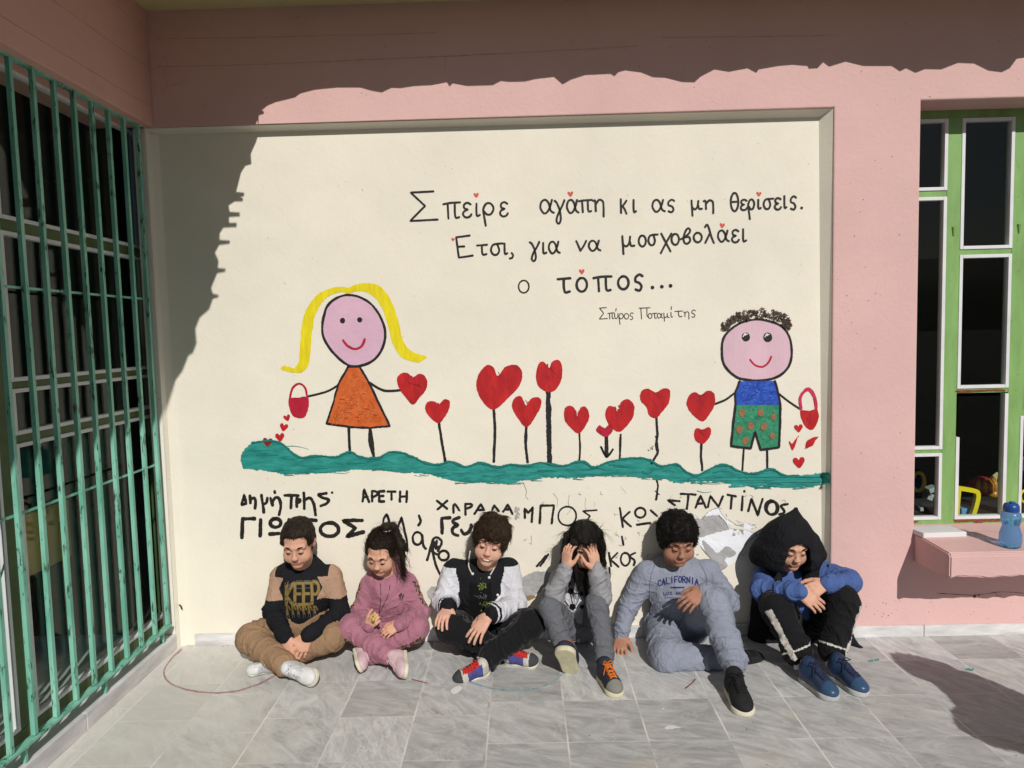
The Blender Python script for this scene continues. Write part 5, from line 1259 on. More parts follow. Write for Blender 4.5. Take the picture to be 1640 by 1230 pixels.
# ------------------------------------------------------------------ the six children
def joints(head, Rh, **kw):
    J = {'head': at(*head), 'Rh': Rh}
    for k, v in kw.items(): J[k] = at(*v) if isinstance(v, tuple) else v
    return J
def hood_ring(S, nb, rx=.082, ry=.07, r=.028, up=.01, back=.045, drop=.05, k=.03):
    pts = []
    for a in np.linspace(-100, 280, 15):
        t = math.radians(a); fr = max(0, -math.sin(t))
        pts.append(nb+np.array([rx*math.cos(t)*(1-.45*fr), ry*math.sin(t)*.9-.01, up+back*max(0, math.sin(t))-drop*fr**2]))
    for a, b in zip(pts[:-1], pts[1:]): S.cone(a, b, r, r, k=k)
    return pts
def strings(hb, J, parent, m, segs, r=.0028):
    f = decal(hb)
    for s in segs:
        b = MB(); b.tube([f(x, y, .001) for x, y in s], r*.6, 6); b.build('drawstring', m, parent, True)
def txt(pt, word, x0, y0, x1, y1, h, wd, mi=0, arc=0., skew=0., gap=.28):
    n = len(word); W = (x1-x0)/n
    for i, ch in enumerate(word):
        if ch == ' ': continue
        u = (i+.5)/n; cx = x0+W*i; yb = y0+(y1-y0)*u-arc*(1-(2*u-1)**2)
        letter(pt, 'L'+ch, cx+W*gap*.5, cx+W*(1-gap*.5), yb-h, yb, wd, mi, .04)
SK1 = skin_mat('light_skin', (.66, .39, .28)); SK2 = skin_mat('tan_skin', (.42, .22, .15)); SK3 = skin_mat('fair_skin', (.70, .42, .32))
HR1 = hairmat('dark_brown_hair', (.022, .014, .009)); HR2 = hairmat('black_hair', (.010, .008, .007)); HR3 = hairmat('brown_hair', (.045, .026, .015))
BR = mat('brow_hair', (.02, .012, .008))
KG = 'children sitting along the wall'
C_BLK = cloth_mat('black_fleece', (.012, .0125, .016)); C_BEI = cloth_mat('beige_fleece', (.40, .255, .18)); C_KHA = cloth_mat('khaki_cotton', (.30, .19, .115))
C_PNK = cloth_mat('dusty_pink_velour', (.37, .155, .215), rough=.7, sheen=.12, var=.16); C_GRY = cloth_mat('grey_marl', (.30, .30, .325), fine=.18); C_DGR = cloth_mat('dark_grey_marl', (.135, .14, .16), fine=.18)
C_BGR = cloth_mat('blue_grey_marl', (.26, .28, .355), fine=.14); C_WHT = cloth_mat('white_fleece', (.62, .62, .68)); C_JBL = cloth_mat('black_denim', (.010, .010, .012), sheen=.1)
C_BLU = cloth_mat('cobalt_fleece', (.075, .13, .34)); C_WPP = cloth_mat('white_trim', (.62, .58, .54)); C_TEE = cloth_mat('black_jersey', (.006, .006, .007), sheen=.05)
def leopard():
    m = bpy.data.materials.new('leopard_trim'); m.use_nodes = True; nt = m.node_tree; b = nt.nodes['Principled BSDF']; b.inputs['Roughness'].default_value = .85
    v = N(nt, 'ShaderNodeTexCoord').outputs['Object']
    d = N(nt, 'ShaderNodeTexNoise', Vector=v, Scale=60.); vv = N(nt, 'ShaderNodeVectorMath', _operation='MULTIPLY_ADD', i0=d.outputs['Color'], i1=(.014, .014, .014), i2=v)
    vo = N(nt, 'ShaderNodeTexVoronoi', Vector=vv.outputs[0], Scale=85.)
    k = N(nt, 'ShaderNodeMath', _operation='COMPARE', i0=vo.outputs['Distance'], i1=.34, i2=.15)
    a = N(nt, 'ShaderNodeMix', _data_type='RGBA', i0=k.outputs[0], i6=(.36, .18, .15, 1), i7=(.02, .012, .012, 1)); nt.links.new(a.outputs[2], b.inputs['Base Color'])
    return m
C_LEO = leopard()
W_SHOE = mat('white_leather', (.66, .66, .68), rough=.5, var=.1, vs=40, bump=.1); G_PAN = mat('pale_grey_leather', (.50, .52, .56), rough=.5); P_SHOE = mat('pink_leather', (.60, .43, .47), rough=.55, var=.1, vs=40)
def person(J, skin, hs, label, browm=BR, look=-.5, lid=.62, smile=False):
    o, P = body_mesh(J, skin, hs); props(o, label, 'person', KG)
    eyes_and_brows(o, P, J['Rh'], hs, browm, look, lid, smile, skin)
    return o, P

def boy_in_beige_sleeves():
    J = joints((478, 869, -.105), frame(3, 21, 1), neck=(484, 919, -.005), chest=(488, 952, -.02), pelvis=(487, 996, .0), shL=(450, 924, -.005), shR=(530, 922, -.005), elL=(436, 980, -.08), elR=(546, 980, -.06),
               wrL=(458, 1021, -.26), wrR=(494, 1017, -.25), hipL=(464, 998, -.01), hipR=(513, 998, -.01), knL=(402, 1022, -.17), knR=(530, 1020, -.17), anL=(459, 1066, -.33), anR=(446, 1056, -.25))
    J['handL'] = dict(u=(.22, -.35, -.85), n=(-.35, -.9, .25), thumb=(1, -.1, .1), s=.88, curl=(.3, .45, .4)); J['handR'] = dict(u=(-.38, -.32, -.8), n=(.25, -.95, .2), thumb=(-1, 0, .1), s=.92, curl=(.25, .35, .3))
    o, P = person(J, SK1, .98, 'child in a black hoodie with beige shoulders and khaki trousers, sitting cross-legged with hands clasped')
    short_hair(o, P, J['Rh'], .98, HR1, front=.074, side=.035, thick=.010, n=0, rough_amp=.002, seed=1., fl=.02, fn=3200, comb=crown_comb((0, -.5, 0)))
    S = SDF(.0045); torso_cloth(S, J, .97); sleeve(S, J, 'L', .054, .045, .034); sleeve(S, J, 'R', .054, .045, .034); hood_ring(S, J['neck'], .075, .066, .027)
    cx = J['chest']; zb = at(490, 957, -.06)[2]
    def zone(c):
        u = c[:, 0]-cx[0]; zz = c[:, 2]
        return (((np.abs(u) > .083+.35*np.maximum(zz-cx[2]-.02, 0)*0) & (np.abs(u) > .075+.5*np.maximum(.06-np.abs(zz-cx[2]-.055), 0)) & (zz > zb) & (zz < J['neck'][2]+.005) | (np.abs(u) > .13) & (zz > zb)) & (np.abs(c[:, 0]-J['neck'][0]) > .07)).astype(int)
    h, hb = garment('hoodie', S, [C_BLK, C_BEI], o, .0035, .0012, 1., zone, J=J, parts='a')
    pt = Paint(decal(hb), .0004, .00004)
    g_ = lambda s: tf([tuple(map(float, q.split(','))) for q in s.split()], 360, 800, 3.968)
    # two rows of tall slanted block letters, the lower one mirrored
    for wd, mi, (x0, x1, yb, h_) in ((3.0, 0, (457, 512, 969, 34)), (.6, 2, (460, 512, 943, 12))): txt(pt, 'KEEP', x0, yb, x1, yb-2, h_, wd*1.6, mi, gap=.22)
    for i in range(6):
        x = 459+i*8.7; pt.stroke([(x, 971), (x+2, 984-i*.5)], 3, 0, False); pt.stroke([(x+3, 971), (x+6, 977)], 2.2, 0, False)
        pt.stroke([(x-1, 979), (x+1, 989)], .9, 2, False); pt.stroke([(x+3, 980), (x+4, 989)], .9, 2, False)
    pt.build('print', [mat('gold_print', (.24, .165, .05), var=.2), C_BLK, mat('grey_print', (.12, .11, .09))], h)
    S = SDF(.0045); leg_cloth(S, J, 'L', .080, .066, .055, .93, .006); leg_cloth(S, J, 'R', .080, .066, .055, .93, .006); S.ell(J['pelvis'], (.12, .09, .075), k=.05)
    garment('trousers', S, C_KHA, o, .005, .0014, 2., s1=13, J=J, parts='l')
    shoe(o, at(474, 1070, -.30), at(511, 1090, -.425), (-.95, -.45, .55), 1, W_SHOE, M_CREAMRUB, W_SHOE, None, G_PAN)
    shoe(o, at(443, 1070, -.245), at(394, 1077, -.30), (.45, -.5, .8), 1, W_SHOE, M_CREAMRUB, W_SHOE, None, G_PAN)
    b = MB().tube([J['anL']+np.array([0, .0, -.004]), J['anL']+np.array([.022, -.004, -.012])], .037, 14); b.build('sock', mat('blue_sock', (.10, .16, .36)), o, True)

def girl_in_pink():
    s = .92
    J = joints((611, 884, -.105), frame(-6, 26, 4), fw=1.03, neck=(620, 929, -.01), chest=(623, 957, -.02), pelvis=(623, 998, .0), shL=(592, 936, -.01), shR=(653, 934, -.01), elL=(575, 982, -.06), elR=(674, 980, -.05),
               wrL=(590, 1003, -.2), wrR=(641, 1000, -.2), hipL=(605, 1000, -.01), hipR=(643, 1000, -.01), knL=(564, 1006, -.14), knR=(666, 1006, -.14), anL=(618, 1046, -.255), anR=(598, 1046, -.205))
    J['handL'] = dict(u=(.45, -.35, .55), n=(-.2, -.95, .1), thumb=(.5, -.2, .6), s=.78, curl=(1.0, 1.25, .8), spread=.02); J['handR'] = dict(u=(-.75, -.4, -.25), n=(.1, -.6, .75), thumb=(-.2, -.3, .9), s=.78, curl=(.4, .6, .5))
    o, P = person(J, SK1, s, 'child in a dusty pink velour tracksuit with leopard side stripes, hair in a ponytail')
    Rm = J['Rh']
    h = short_hair(o, P, Rm, s, HR1, front=.075, side=.02, thick=.009, n=0, back=.0, rough_amp=.001, seed=2., fl=.06, fn=2600, lift=.02, jit=.06, comb=lambda p: np.array([.03, .05, .15])-p)
    S = SDF(.004); tip = P(.03, .04, .135); S.ell(tip, (.026, .026, .022), k=.01)
    for k in range(5):
        a = tip+np.array([.01*k-.01, .02, 0]); m1 = P(.085+.006*k, .055-.012*k, .04); e = P(.094+.008*k, .03-.018*k, -.075-.022*(k % 3)); S.cone(a, m1, .017, .015, k=.012); S.cone(m1, e, .015, .005, k=.01)
    V, Q = S.mesh(); V = V+vnormals(V, Q)*(vnoise(V*np.array([1, 1, .25]), 120.)*.0025)[:, None]; FV, FQ = fibers(V, vnormals(V, Q), P, Rm, s, 1200, .07, lambda p: np.array([0, 0, -1.])+p*0, .06, .1); quads('ponytail', np.concatenate([V, FV]), np.concatenate([Q, FQ+len(V)]), HR1, h)
    for k in range(26):
        p = P(.084+random.uniform(-.02, .03), .0+random.uniform(-.03, .05), random.uniform(-.02, .05)); b = MB()
        b.tube([p, p+np.array([random.uniform(0, .03), random.uniform(-.02, .02), -.05]), p+np.array([random.uniform(.0, .05), random.uniform(-.03, .02), -.10-random.uniform(0, .05)])], [.0012, .0011, .0004], 4)
        if k == 0: acc = b
        else: acc.add(b.V, b.F)
    join_into(h, acc)
    b = MB(); b.tube([tip+np.array([.017*math.cos(a), .017*math.sin(a), -.012]) for a in np.linspace(0, 6.283, 15)[:-1]], .006, 8, closed=True); b.build('hair_tie', mat('pale_band', (.6, .5, .5)), h, True)
    S = SDF(.0042); torso_cloth(S, J, .86); sleeve(S, J, 'L', .047, .039, .031, .028); sleeve(S, J, 'R', .047, .039, .031, .028); hood_ring(S, J['neck'], .068, .06, .025)
    def zone(c):
        z = np.zeros(len(c), int)
        for sd, sg in (('L', -1), ('R', 1)):
            for a, b_, dr in ((J['sh'+sd], J['el'+sd], (sg*.86, -.5, 0)), (J['el'+sd], J['wr'+sd], (sg*.45, -.45, -.78))):
                t, d, off = seg_t(c, a, b_); ok = (d < .07) & ((off/(d[:, None]+1e-9))@unit(dr) > .82) & (t > .02) & (t < .9); z[ok & (sg*(c[:, 0]-J['chest'][0]) > .06)] = 1
        return z
    h, hb = garment('hoodie', S, [C_PNK, C_LEO], o, .004, .0012, 3., zone, J=J, parts='a')
    strings(hb, J, h, mat('dark_cord', (.05, .02, .025)), [[(609, 935), (610, 950), (609, 970), (606, 984)], [(625, 937), (621, 955), (613, 972), (607, 983)]])
    pt = Paint(decal(hb), .0006, .00003)
    pt.dot((642.5, 952), 1.6, 0, 3); pt.stroke([(639.5, 953), (641, 957)], 2.2); pt.stroke([(646, 953), (644.5, 957)], 2.2); pt.stroke([(639.5, 959), (646, 959)], .9, 0, False); pt.stroke([(640, 961), (645.5, 961)], .9, 0, False)
    pt.build('emblem', mat('dark_emblem', (.03, .02, .035)), h)
    S = SDF(.0042); leg_cloth(S, J, 'L', .072, .060, .048, .95, .005, .046); leg_cloth(S, J, 'R', .072, .060, .048, .95, .005, .046); S.ell(J['pelvis'], (.105, .085, .07), k=.05)
    def zone2(c):
        z = np.zeros(len(c), int)
        for sd, sg in (('L', -1), ('R', 1)):
            for a, b_ in ((J['hip'+sd], J['kn'+sd]), (J['kn'+sd], J['an'+sd])):
                t, d, off = seg_t(c, a, b_); z[(d < .085) & ((off/(d[:, None]+1e-9))@unit((sg*.35, -.55, -.75)) > .86) & (sg*(c[:, 0]-J['pelvis'][0]) > .05)] = 1
        return z
    garment('trousers', S, [C_PNK, C_LEO], o, .005, .0013, 4., zone2, s1=14, J=J, parts='l')
    shoe(o, at(650, 1045, -.235), at(653, 1083, -.395), (-1, -.25, .25), 1, P_SHOE, M_CREAMRUB, P_SHOE); shoe(o, at(567, 1042, -.19), at(574, 1075, -.335), (1, -.25, .3), 1, P_SHOE, M_CREAMRUB, P_SHOE)
    tc = at(598, 990, -.262)
    b = MB(); b.lathe(tc+np.array([0, 0, -.014]), [(0, .005), (.003, .008), (.012, .009), (.017, .007), (.02, .003)], 14); b.box(tc+np.array([-.004, -.004, .010]), tc+np.array([.004, .004, .022]), bev=.001)
    props(b.build('toy', mat('dull_yellow', (.5, .38, .06), rough=.4), None, True, base=tc), 'tiny yellow toy held in the fingers of the child in pink', 'toy')

def boy_in_varsity_jacket():
    J = joints((786, 866, -.10), frame(-4, 8, 12), fw=.93, neck=(775, 918, -.01), chest=(771, 952, -.02), pelvis=(772, 1000, .0), shL=(726, 914, -.005), shR=(815, 912, -.005), elL=(711, 962, -.05), elR=(826, 968, -.06),
               wrL=(718, 974, -.16), wrR=(782, 986, -.25), hipL=(750, 1000, -.01), hipR=(797, 1000, -.01), knL=(722, 1006, -.2), knR=(849, 1000, -.2), anL=(806, 1044, -.2), anR=(779, 1055, -.32))
    J['handL'] = dict(u=(-.25, -.9, -.15), n=(-.1, -.2, 1), thumb=(1, 0, .1), s=.95, curl=(.35, .5, .4)); J['handR'] = dict(u=(-.6, -.35, -.72), n=(-.35, -.75, .6), thumb=(-.7, .1, .5), s=1.0, curl=(.12, .22, .2), spread=.16)
    o, P = person(J, SK3, 1.0, 'smiling child in a black and white varsity jacket and black trousers with red laced trainers', look=-.1, lid=.6, smile=True, browm=mat('brown_brow', (.05, .03, .02)))
    h = short_hair(o, P, J['Rh'], 1.0, HR3, front=.055, side=-.03, thick=.015, n=120, L=.016, down=.9, back=-.08, rough_amp=.008, seed=3., bangs=.014, fl=.045, fn=4200, lift=.28, jit=.3, comb=crown_comb((-.5, -.5, -.2)))
    S = SDF(.0045); torso_cloth(S, J, .98); sleeve(S, J, 'L', .056, .052, .040, .034, .82, .006); sleeve(S, J, 'R', .056, .054, .043, .037, .82, .006)
    hood_ring(S, J['neck']+np.array([0, 0, -.005]), .070, .062, .016, up=0, back=.02, drop=.055)
    def zone(c):
        z = np.zeros(len(c), int); u = c[:, 0]-J['chest'][0]
        for sd, sg in (('L', -1), ('R', 1)):
            tu, du, _ = seg_t(c, J['sh'+sd], J['el'+sd]); tf_, df, _ = seg_t(c, J['el'+sd], J['wr'+sd])
            arm = (sg*u > .118-.05*tu) & (c[:, 2] < J['sh'+sd][2]+.03) & ((du < .07) | (df < .07)) | ((df < .065) & (tf_ > .25))
            z[arm] = 1; z[(df < .06) & (tf_ > .80)] = 0; z[(df < .06) & (tf_ > .86) & (tf_ < .895)] = 1
        tee = (np.abs(u+.05*0) < .055-.12*np.maximum(0, c[:, 2]-J['chest'][2]-.06)) & (c[:, 1] < J['chest'][1]-.03) & (z == 0) & (c[:, 2] < J['neck'][2]-.02) & (np.abs(u) < .06)
        z[tee] = 2
        return z
    jk, hb = garment('jacket', S, [C_BLK, C_WHT, C_TEE], o, .0045, .0012, 5., zone, J=J, parts='a')
    f = decal(hb)
    for seg in ([(753, 882), (751, 895), (751, 908), (756, 919)], [(797, 895), (794, 905), (789, 914), (785, 921)]):
        b = MB(); b.tube([f(x, y, .001) for x, y in cr_smooth(seg, False, 3)], .0032, 6); b.build('collar_piping', C_WPP, jk, True)
    for x, y in ((783.5, 925), (797, 953), (757, 919)):
        p = f(x, y, .001); b = MB(); b.ell = None; bm = bmesh.new(); bmesh.ops.create_uvsphere(bm, u_segments=12, v_segments=8, radius=.0068)
        for v in bm.verts: v.co = Vector(p)+Vector((v.co.x, v.co.y*.5, v.co.z))
        b.bm(bm); b.build('snap_button', mat('pearl_button', (.7, .7, .7), rough=.2), jk, True)
    pt = Paint(f, .0005, .00004)
    for k in range(90):
        c = random.choice(((772, 938, 8, 10, 0), (776, 968, 10, 7, 0), (770, 955, 14, 5, 1))); a = np.array([random.gauss(c[0], c[2]*.45), random.gauss(c[1], c[3]*.45)])
        if c[4]: pt.dot(a, random.uniform(.4, .8), 2)
        else: pt.stroke([a, a+rng.uniform(-2.5, 2.5, 2)], random.uniform(.5, 1.3), random.choice((0, 0, 1)), jit=.3)
    pt.build('print', [mat('lime_print', (.17, .26, .04)), mat('dark_green_print', (.03, .07, .02)), mat('grey_print2', (.13, .14, .16))], jk)
    S = SDF(.0045); leg_cloth(S, J, 'L', .078, .068, .05, .95, .005); leg_cloth(S, J, 'R', .078, .068, .05, .95, .006); S.ell(J['pelvis'], (.12, .09, .075), k=.05)
    garment('trousers', S, C_JBL, o, .005, .0014, 6., s1=13, J=J, parts='l')
    MU = mat('grey_white_suede', (.50, .47, .43), rough=.8, var=.2, vs=30); MT = mat('dark_rubber', (.05, .05, .055)); MA = mat('violet_mesh', (.07, .075, .26), var=.4, vs=30); RL = mat('red_lace', (.52, .03, .025))
    shoe(o, at(786, 1073, -.31), at(726, 1093, -.365), (.12, -.5, .85), 1, MU, M_CREAMRUB, RL, MT, MA); shoe(o, at(806, 1057, -.20), at(864, 1064, -.255), (-.12, -.5, .85), 1, MU, M_CREAMRUB, RL, MT, MA)
    b = MB().tube([J['anR'], J['anR']+np.array([-.02, -.008, -.018])], [.036, .037], 14); b.build('sock', mat('white_sock', (.6, .6, .62)), o, True)

def girl_hiding_face():
    s = .94
    J = joints((937, 874, -.15), frame(0, 22, -2), neck=(930, 926, -.03), chest=(928, 957, -.04), pelvis=(928, 1000, .0), shL=(897, 927, -.03), shR=(961, 925, -.03), elL=(887, 953, -.215), elR=(962, 955, -.225),
               wrL=(906, 909, -.235), wrR=(955, 912, -.25), hipL=(909, 1000, -.01), hipR=(949, 1000, -.01), knL=(881, 972, -.25), knR=(957, 968, -.25), anL=(908, 1052, -.30), anR=(968, 1052, -.31))
    J['handL'] = dict(u=(.10, .02, 1), n=(-.75, -.65, .05), thumb=(.55, -.8, 0), s=.86, curl=(.25, .5, .45)); J['handR'] = dict(u=(-.16, .02, 1), n=(.55, -.8, .05), thumb=(-.8, -.5, 0), s=.86, curl=(.25, .5, .45))
    o, P = person(J, SK1, s, 'long-haired child in a grey hoodie with a football print, hiding the face behind raised hands', lid=.85)
    Rm = J['Rh']; h = short_hair(o, P, Rm, s, HR2, front=.068, side=.0, thick=.012, n=0, back=.0, rough_amp=.0015, seed=4., fl=.06, fn=2600, lift=.03, jit=.08, comb=crown_comb((0, 0, -.3), (0, 0, .13)))
    S = SDF(.0042)
    for x, y, z, ln, dx in ((-.074, .02, .02, .20, -.05), (-.078, .05, .0, .22, -.06), (-.06, .07, -.01, .2, -.03), (.072, .03, .02, .12, .02), (.06, .06, .0, .15, .015), (0, .085, 0, .14, 0), (-.055, -.055, .035, .19, .02)):
        a = P(x, y, z+.03); b_ = P(x*1.12, y*.9, z-.05); e = b_+np.array([dx, -.0, -ln+.02]); S.cone(a, b_, .022, .022, k=.02); S.cone(b_, e, .021, .006, k=.02)
    e0 = P(.02, -.09, -.10); S.cone(P(.0, -.065, -.09), at(934, 915, -.19), .014, .014, k=.01); S.cone(at(934, 915, -.19), at(938, 948, -.155), .014, .006, k=.01)
    V, Q = S.mesh(); V = V+vnormals(V, Q)*(vnoise(V*np.array([1, 1, .2]), 130.)*.003)[:, None]; V = clear_wall(V); FV, FQ = fibers(V, vnormals(V, Q), P, Rm, s, 2400, .09, lambda p: np.array([0, 0, -1.])+p*0, .04, .07); quads('long_hair', np.concatenate([V, FV]), np.concatenate([Q, FQ+len(V)]), HR2, h)
    acc = MB()
    for k in range(70):
        p = P(random.choice((-.078, -.07, .07))+random.uniform(-.012, .012), random.uniform(-.01, .07), random.uniform(-.02, .05)); sg = -1 if p[0] < J['head'][0] else .4; L = random.uniform(.12, .26)
        acc.tube([p, p+np.array([sg*random.uniform(.0, .03), random.uniform(-.02, .015), -L*.5]), p+np.array([sg*random.uniform(.01, .075), random.uniform(-.03, .02), -L])], [.0014, .0012, .0005], 4)
    join_into(h, acc)
    S = SDF(.0043); torso_cloth(S, J, .86); sleeve(S, J, 'L', .049, .047, .035, .031, .86, .006); sleeve(S, J, 'R', .049, .049, .036, .032, .86, .006); hood_ring(S, J['neck']+np.array([0, .01, 0]), .068, .06, .024)
    h, hb = garment('hoodie', S, C_GRY, o, .0045, .0014, 7., J=J, parts='a')
    pt = Paint(decal(hb, -.145), .002, .003); c = np.array([917, 963.]); R = 18
    pt.disc(c, R, 0)
    for cx, cy, r in ((917, 972, 6), (914, 947, 5.5), (930, 951, 4.5), (901, 957, 4), (932, 972, 4)): pt.poly([(cx+r*math.cos(a), cy+r*math.sin(a)) for a in np.linspace(.3, 6.583, 6)[:-1]], 1, False, .05)
    for a, b_ in (((917, 966), (914, 951)), ((911, 970), (903, 960)), ((922, 970), (929, 955)), ((914, 977), (908, 980)), ((918, 950), (927, 950)), ((909, 947), (903, 953))): pt.stroke([a, b_], 1.1, 1, False)
    pt.stroke([(907, 927), (905, 931), (908, 936), (911, 931), (907, 927)], 1.2, 1); pt.stroke([(913, 928), (913, 936)], 1.2, 1); pt.dot((915, 936), .7, 1)
    pt.build('print', [C_WHT, C_TEE], h)
    S = SDF(.0043); leg_cloth(S, J, 'L', .064, .048, .048, .93, .006, .045); leg_cloth(S, J, 'R', .064, .050, .048, .93, .006, .045); S.ell(J['pelvis'], (.11, .085, .075), k=.05)
    garment('trousers', S, C_DGR, o, .005, .0014, 8., s1=14, J=J, parts='l')
    NV = mat('navy_mesh', (.025, .03, .05), rough=.7, var=.3, vs=50); NT = mat('grey_toe_guard', (.22, .22, .2)); OR = mat('orange_lace', (.65, .16, .015)); YS = mat('pale_yellow_sole', (.62, .57, .40), rough=.6, var=.15, vs=30)
    shoe(o, at(915, 1081, -.32), at(902, 1040, -.445), (.05, .55, .8), 1, NV, YS, OR, mtg=NV)
    hl = atz(963, 1083, 0); tl = atz(980, 1105, 0); tl = hl+unit(tl-hl)*.2; sh2 = shoe(o, hl, tl, (0, 0, 1), 1, NV, YS, OR, NT, mtg=NV)

def boy_in_blue_grey():
    J = joints((1085, 864, -.10), frame(2, 20, 0), fw=1.06, neck=(1084, 918, -.005), chest=(1086, 955, -.02), pelvis=(1086, 1004, .0), shL=(1036, 917, -.005), shR=(1135, 915, -.005), elL=(1006, 972, -.01), elR=(1167, 965, -.13),
               wrL=(994, 1016, -.06), wrR=(1128, 946, -.31), hipL=(1062, 1000, -.01), hipR=(1110, 1000, -.01), knL=(1068, 1052, -.26), knR=(1143, 965, -.32), anL=(1168, 1060, -.26), anR=(1176, 1066, -.45))
    J['handL'] = dict(u=(-.15, -.75, -.5), n=(-.25, -.45, .8), thumb=(1, 0, .1), s=.98, curl=(.15, .25, .2), spread=.1); J['handR'] = dict(u=(-.82, -.25, -.42), n=(-.2, -.75, .6), thumb=(-.3, .3, .9), s=1.0, curl=(.35, .4, .3), spread=.1)
    o, P = person(J, SK2, 1.04, 'black-haired child in a blue-grey tracksuit with one knee up and one hand on the floor', lid=.7)
    short_hair(o, P, J['Rh'], 1.04, HR2, front=.05, side=-.03, thick=.018, n=420, L=.015, down=.3, back=-.07, rough_amp=.007, seed=5., fl=.026, fn=4200, lift=.65, jit=.6)
    S = SDF(.0047); torso_cloth(S, J, 1.08); sleeve(S, J, 'L', .058, .048, .037, .034, .9, .005); sleeve(S, J, 'R', .058, .050, .038, .034, .88, .006); hood_ring(S, J['neck'], .085, .072, .028, back=.05, drop=.06)
    h, hb = garment('hoodie', S, C_BGR, o, .0042, .0013, 9., J=J, parts='a')
    pt = Paint(decal(hb), .0006, .00004); g_ = mat('navy_print', (.02, .025, .13), var=.2)
    txt(pt, 'CALIFORNIA', 1053, 940, 1119, 938, 10, 1.9, 0, arc=6, gap=.3)
    for k in range(5): pt.stroke([(1075+k*4.4, 941), (1077.5+k*4.4, 941)], 2.6, 0, False)
    txt(pt, 'LOS ANGELES', 1062, 953, 1116, 952, 5, 1.0, 0, gap=.3); pt.stroke([(1066, 957.5), (1112, 957)], .8, 0, False); pt.stroke([(1072, 960), (1100, 960)], .5, 0, False)
    pt.build('print', g_, h)
    for sg in ([(1049, 903), (1042, 925), (1040, 950), (1042, 975)], [(1121, 902), (1130, 920), (1132, 938)], [(988, 1011), (996, 1014), (1004, 1013)], [(1070, 925), (1084, 931), (1098, 926)]): Paint(decal(hb), .0004).stroke(sg, .9, 0, jit=.2).build('seam', mat('dark_seam', (.10, .115, .17)), h)
    S = SDF(.0047); leg_cloth(S, J, 'L', .092, .082, .064, .85, .006); leg_cloth(S, J, 'R', .088, .070, .058, .90, .007, .050); S.ell(J['pelvis'], (.135, .10, .085), k=.05)
    garment('trousers', S, C_BGR, o, .0055, .0015, 10., s1=12, J=J, parts='l')
    BS = mat('black_suede', (.014, .014, .016), rough=.8, var=.3, vs=40, bump=.2); BT = mat('black_lace', (.01, .01, .011))
    hl = atz(1171, 1104, 0); tl = atz(1191, 1142, 0); tl = hl+unit(tl-hl)*.225; shoe(o, hl, tl, (0, 0, 1), 1, BS, M_CREAMRUB, BT)
    shoe(o, at(1160, 1072, -.255), at(1219, 1058, -.185), (-.2, -.5, .8), 1, BS, mat('white_sole', (.7, .7, .7)), BT)

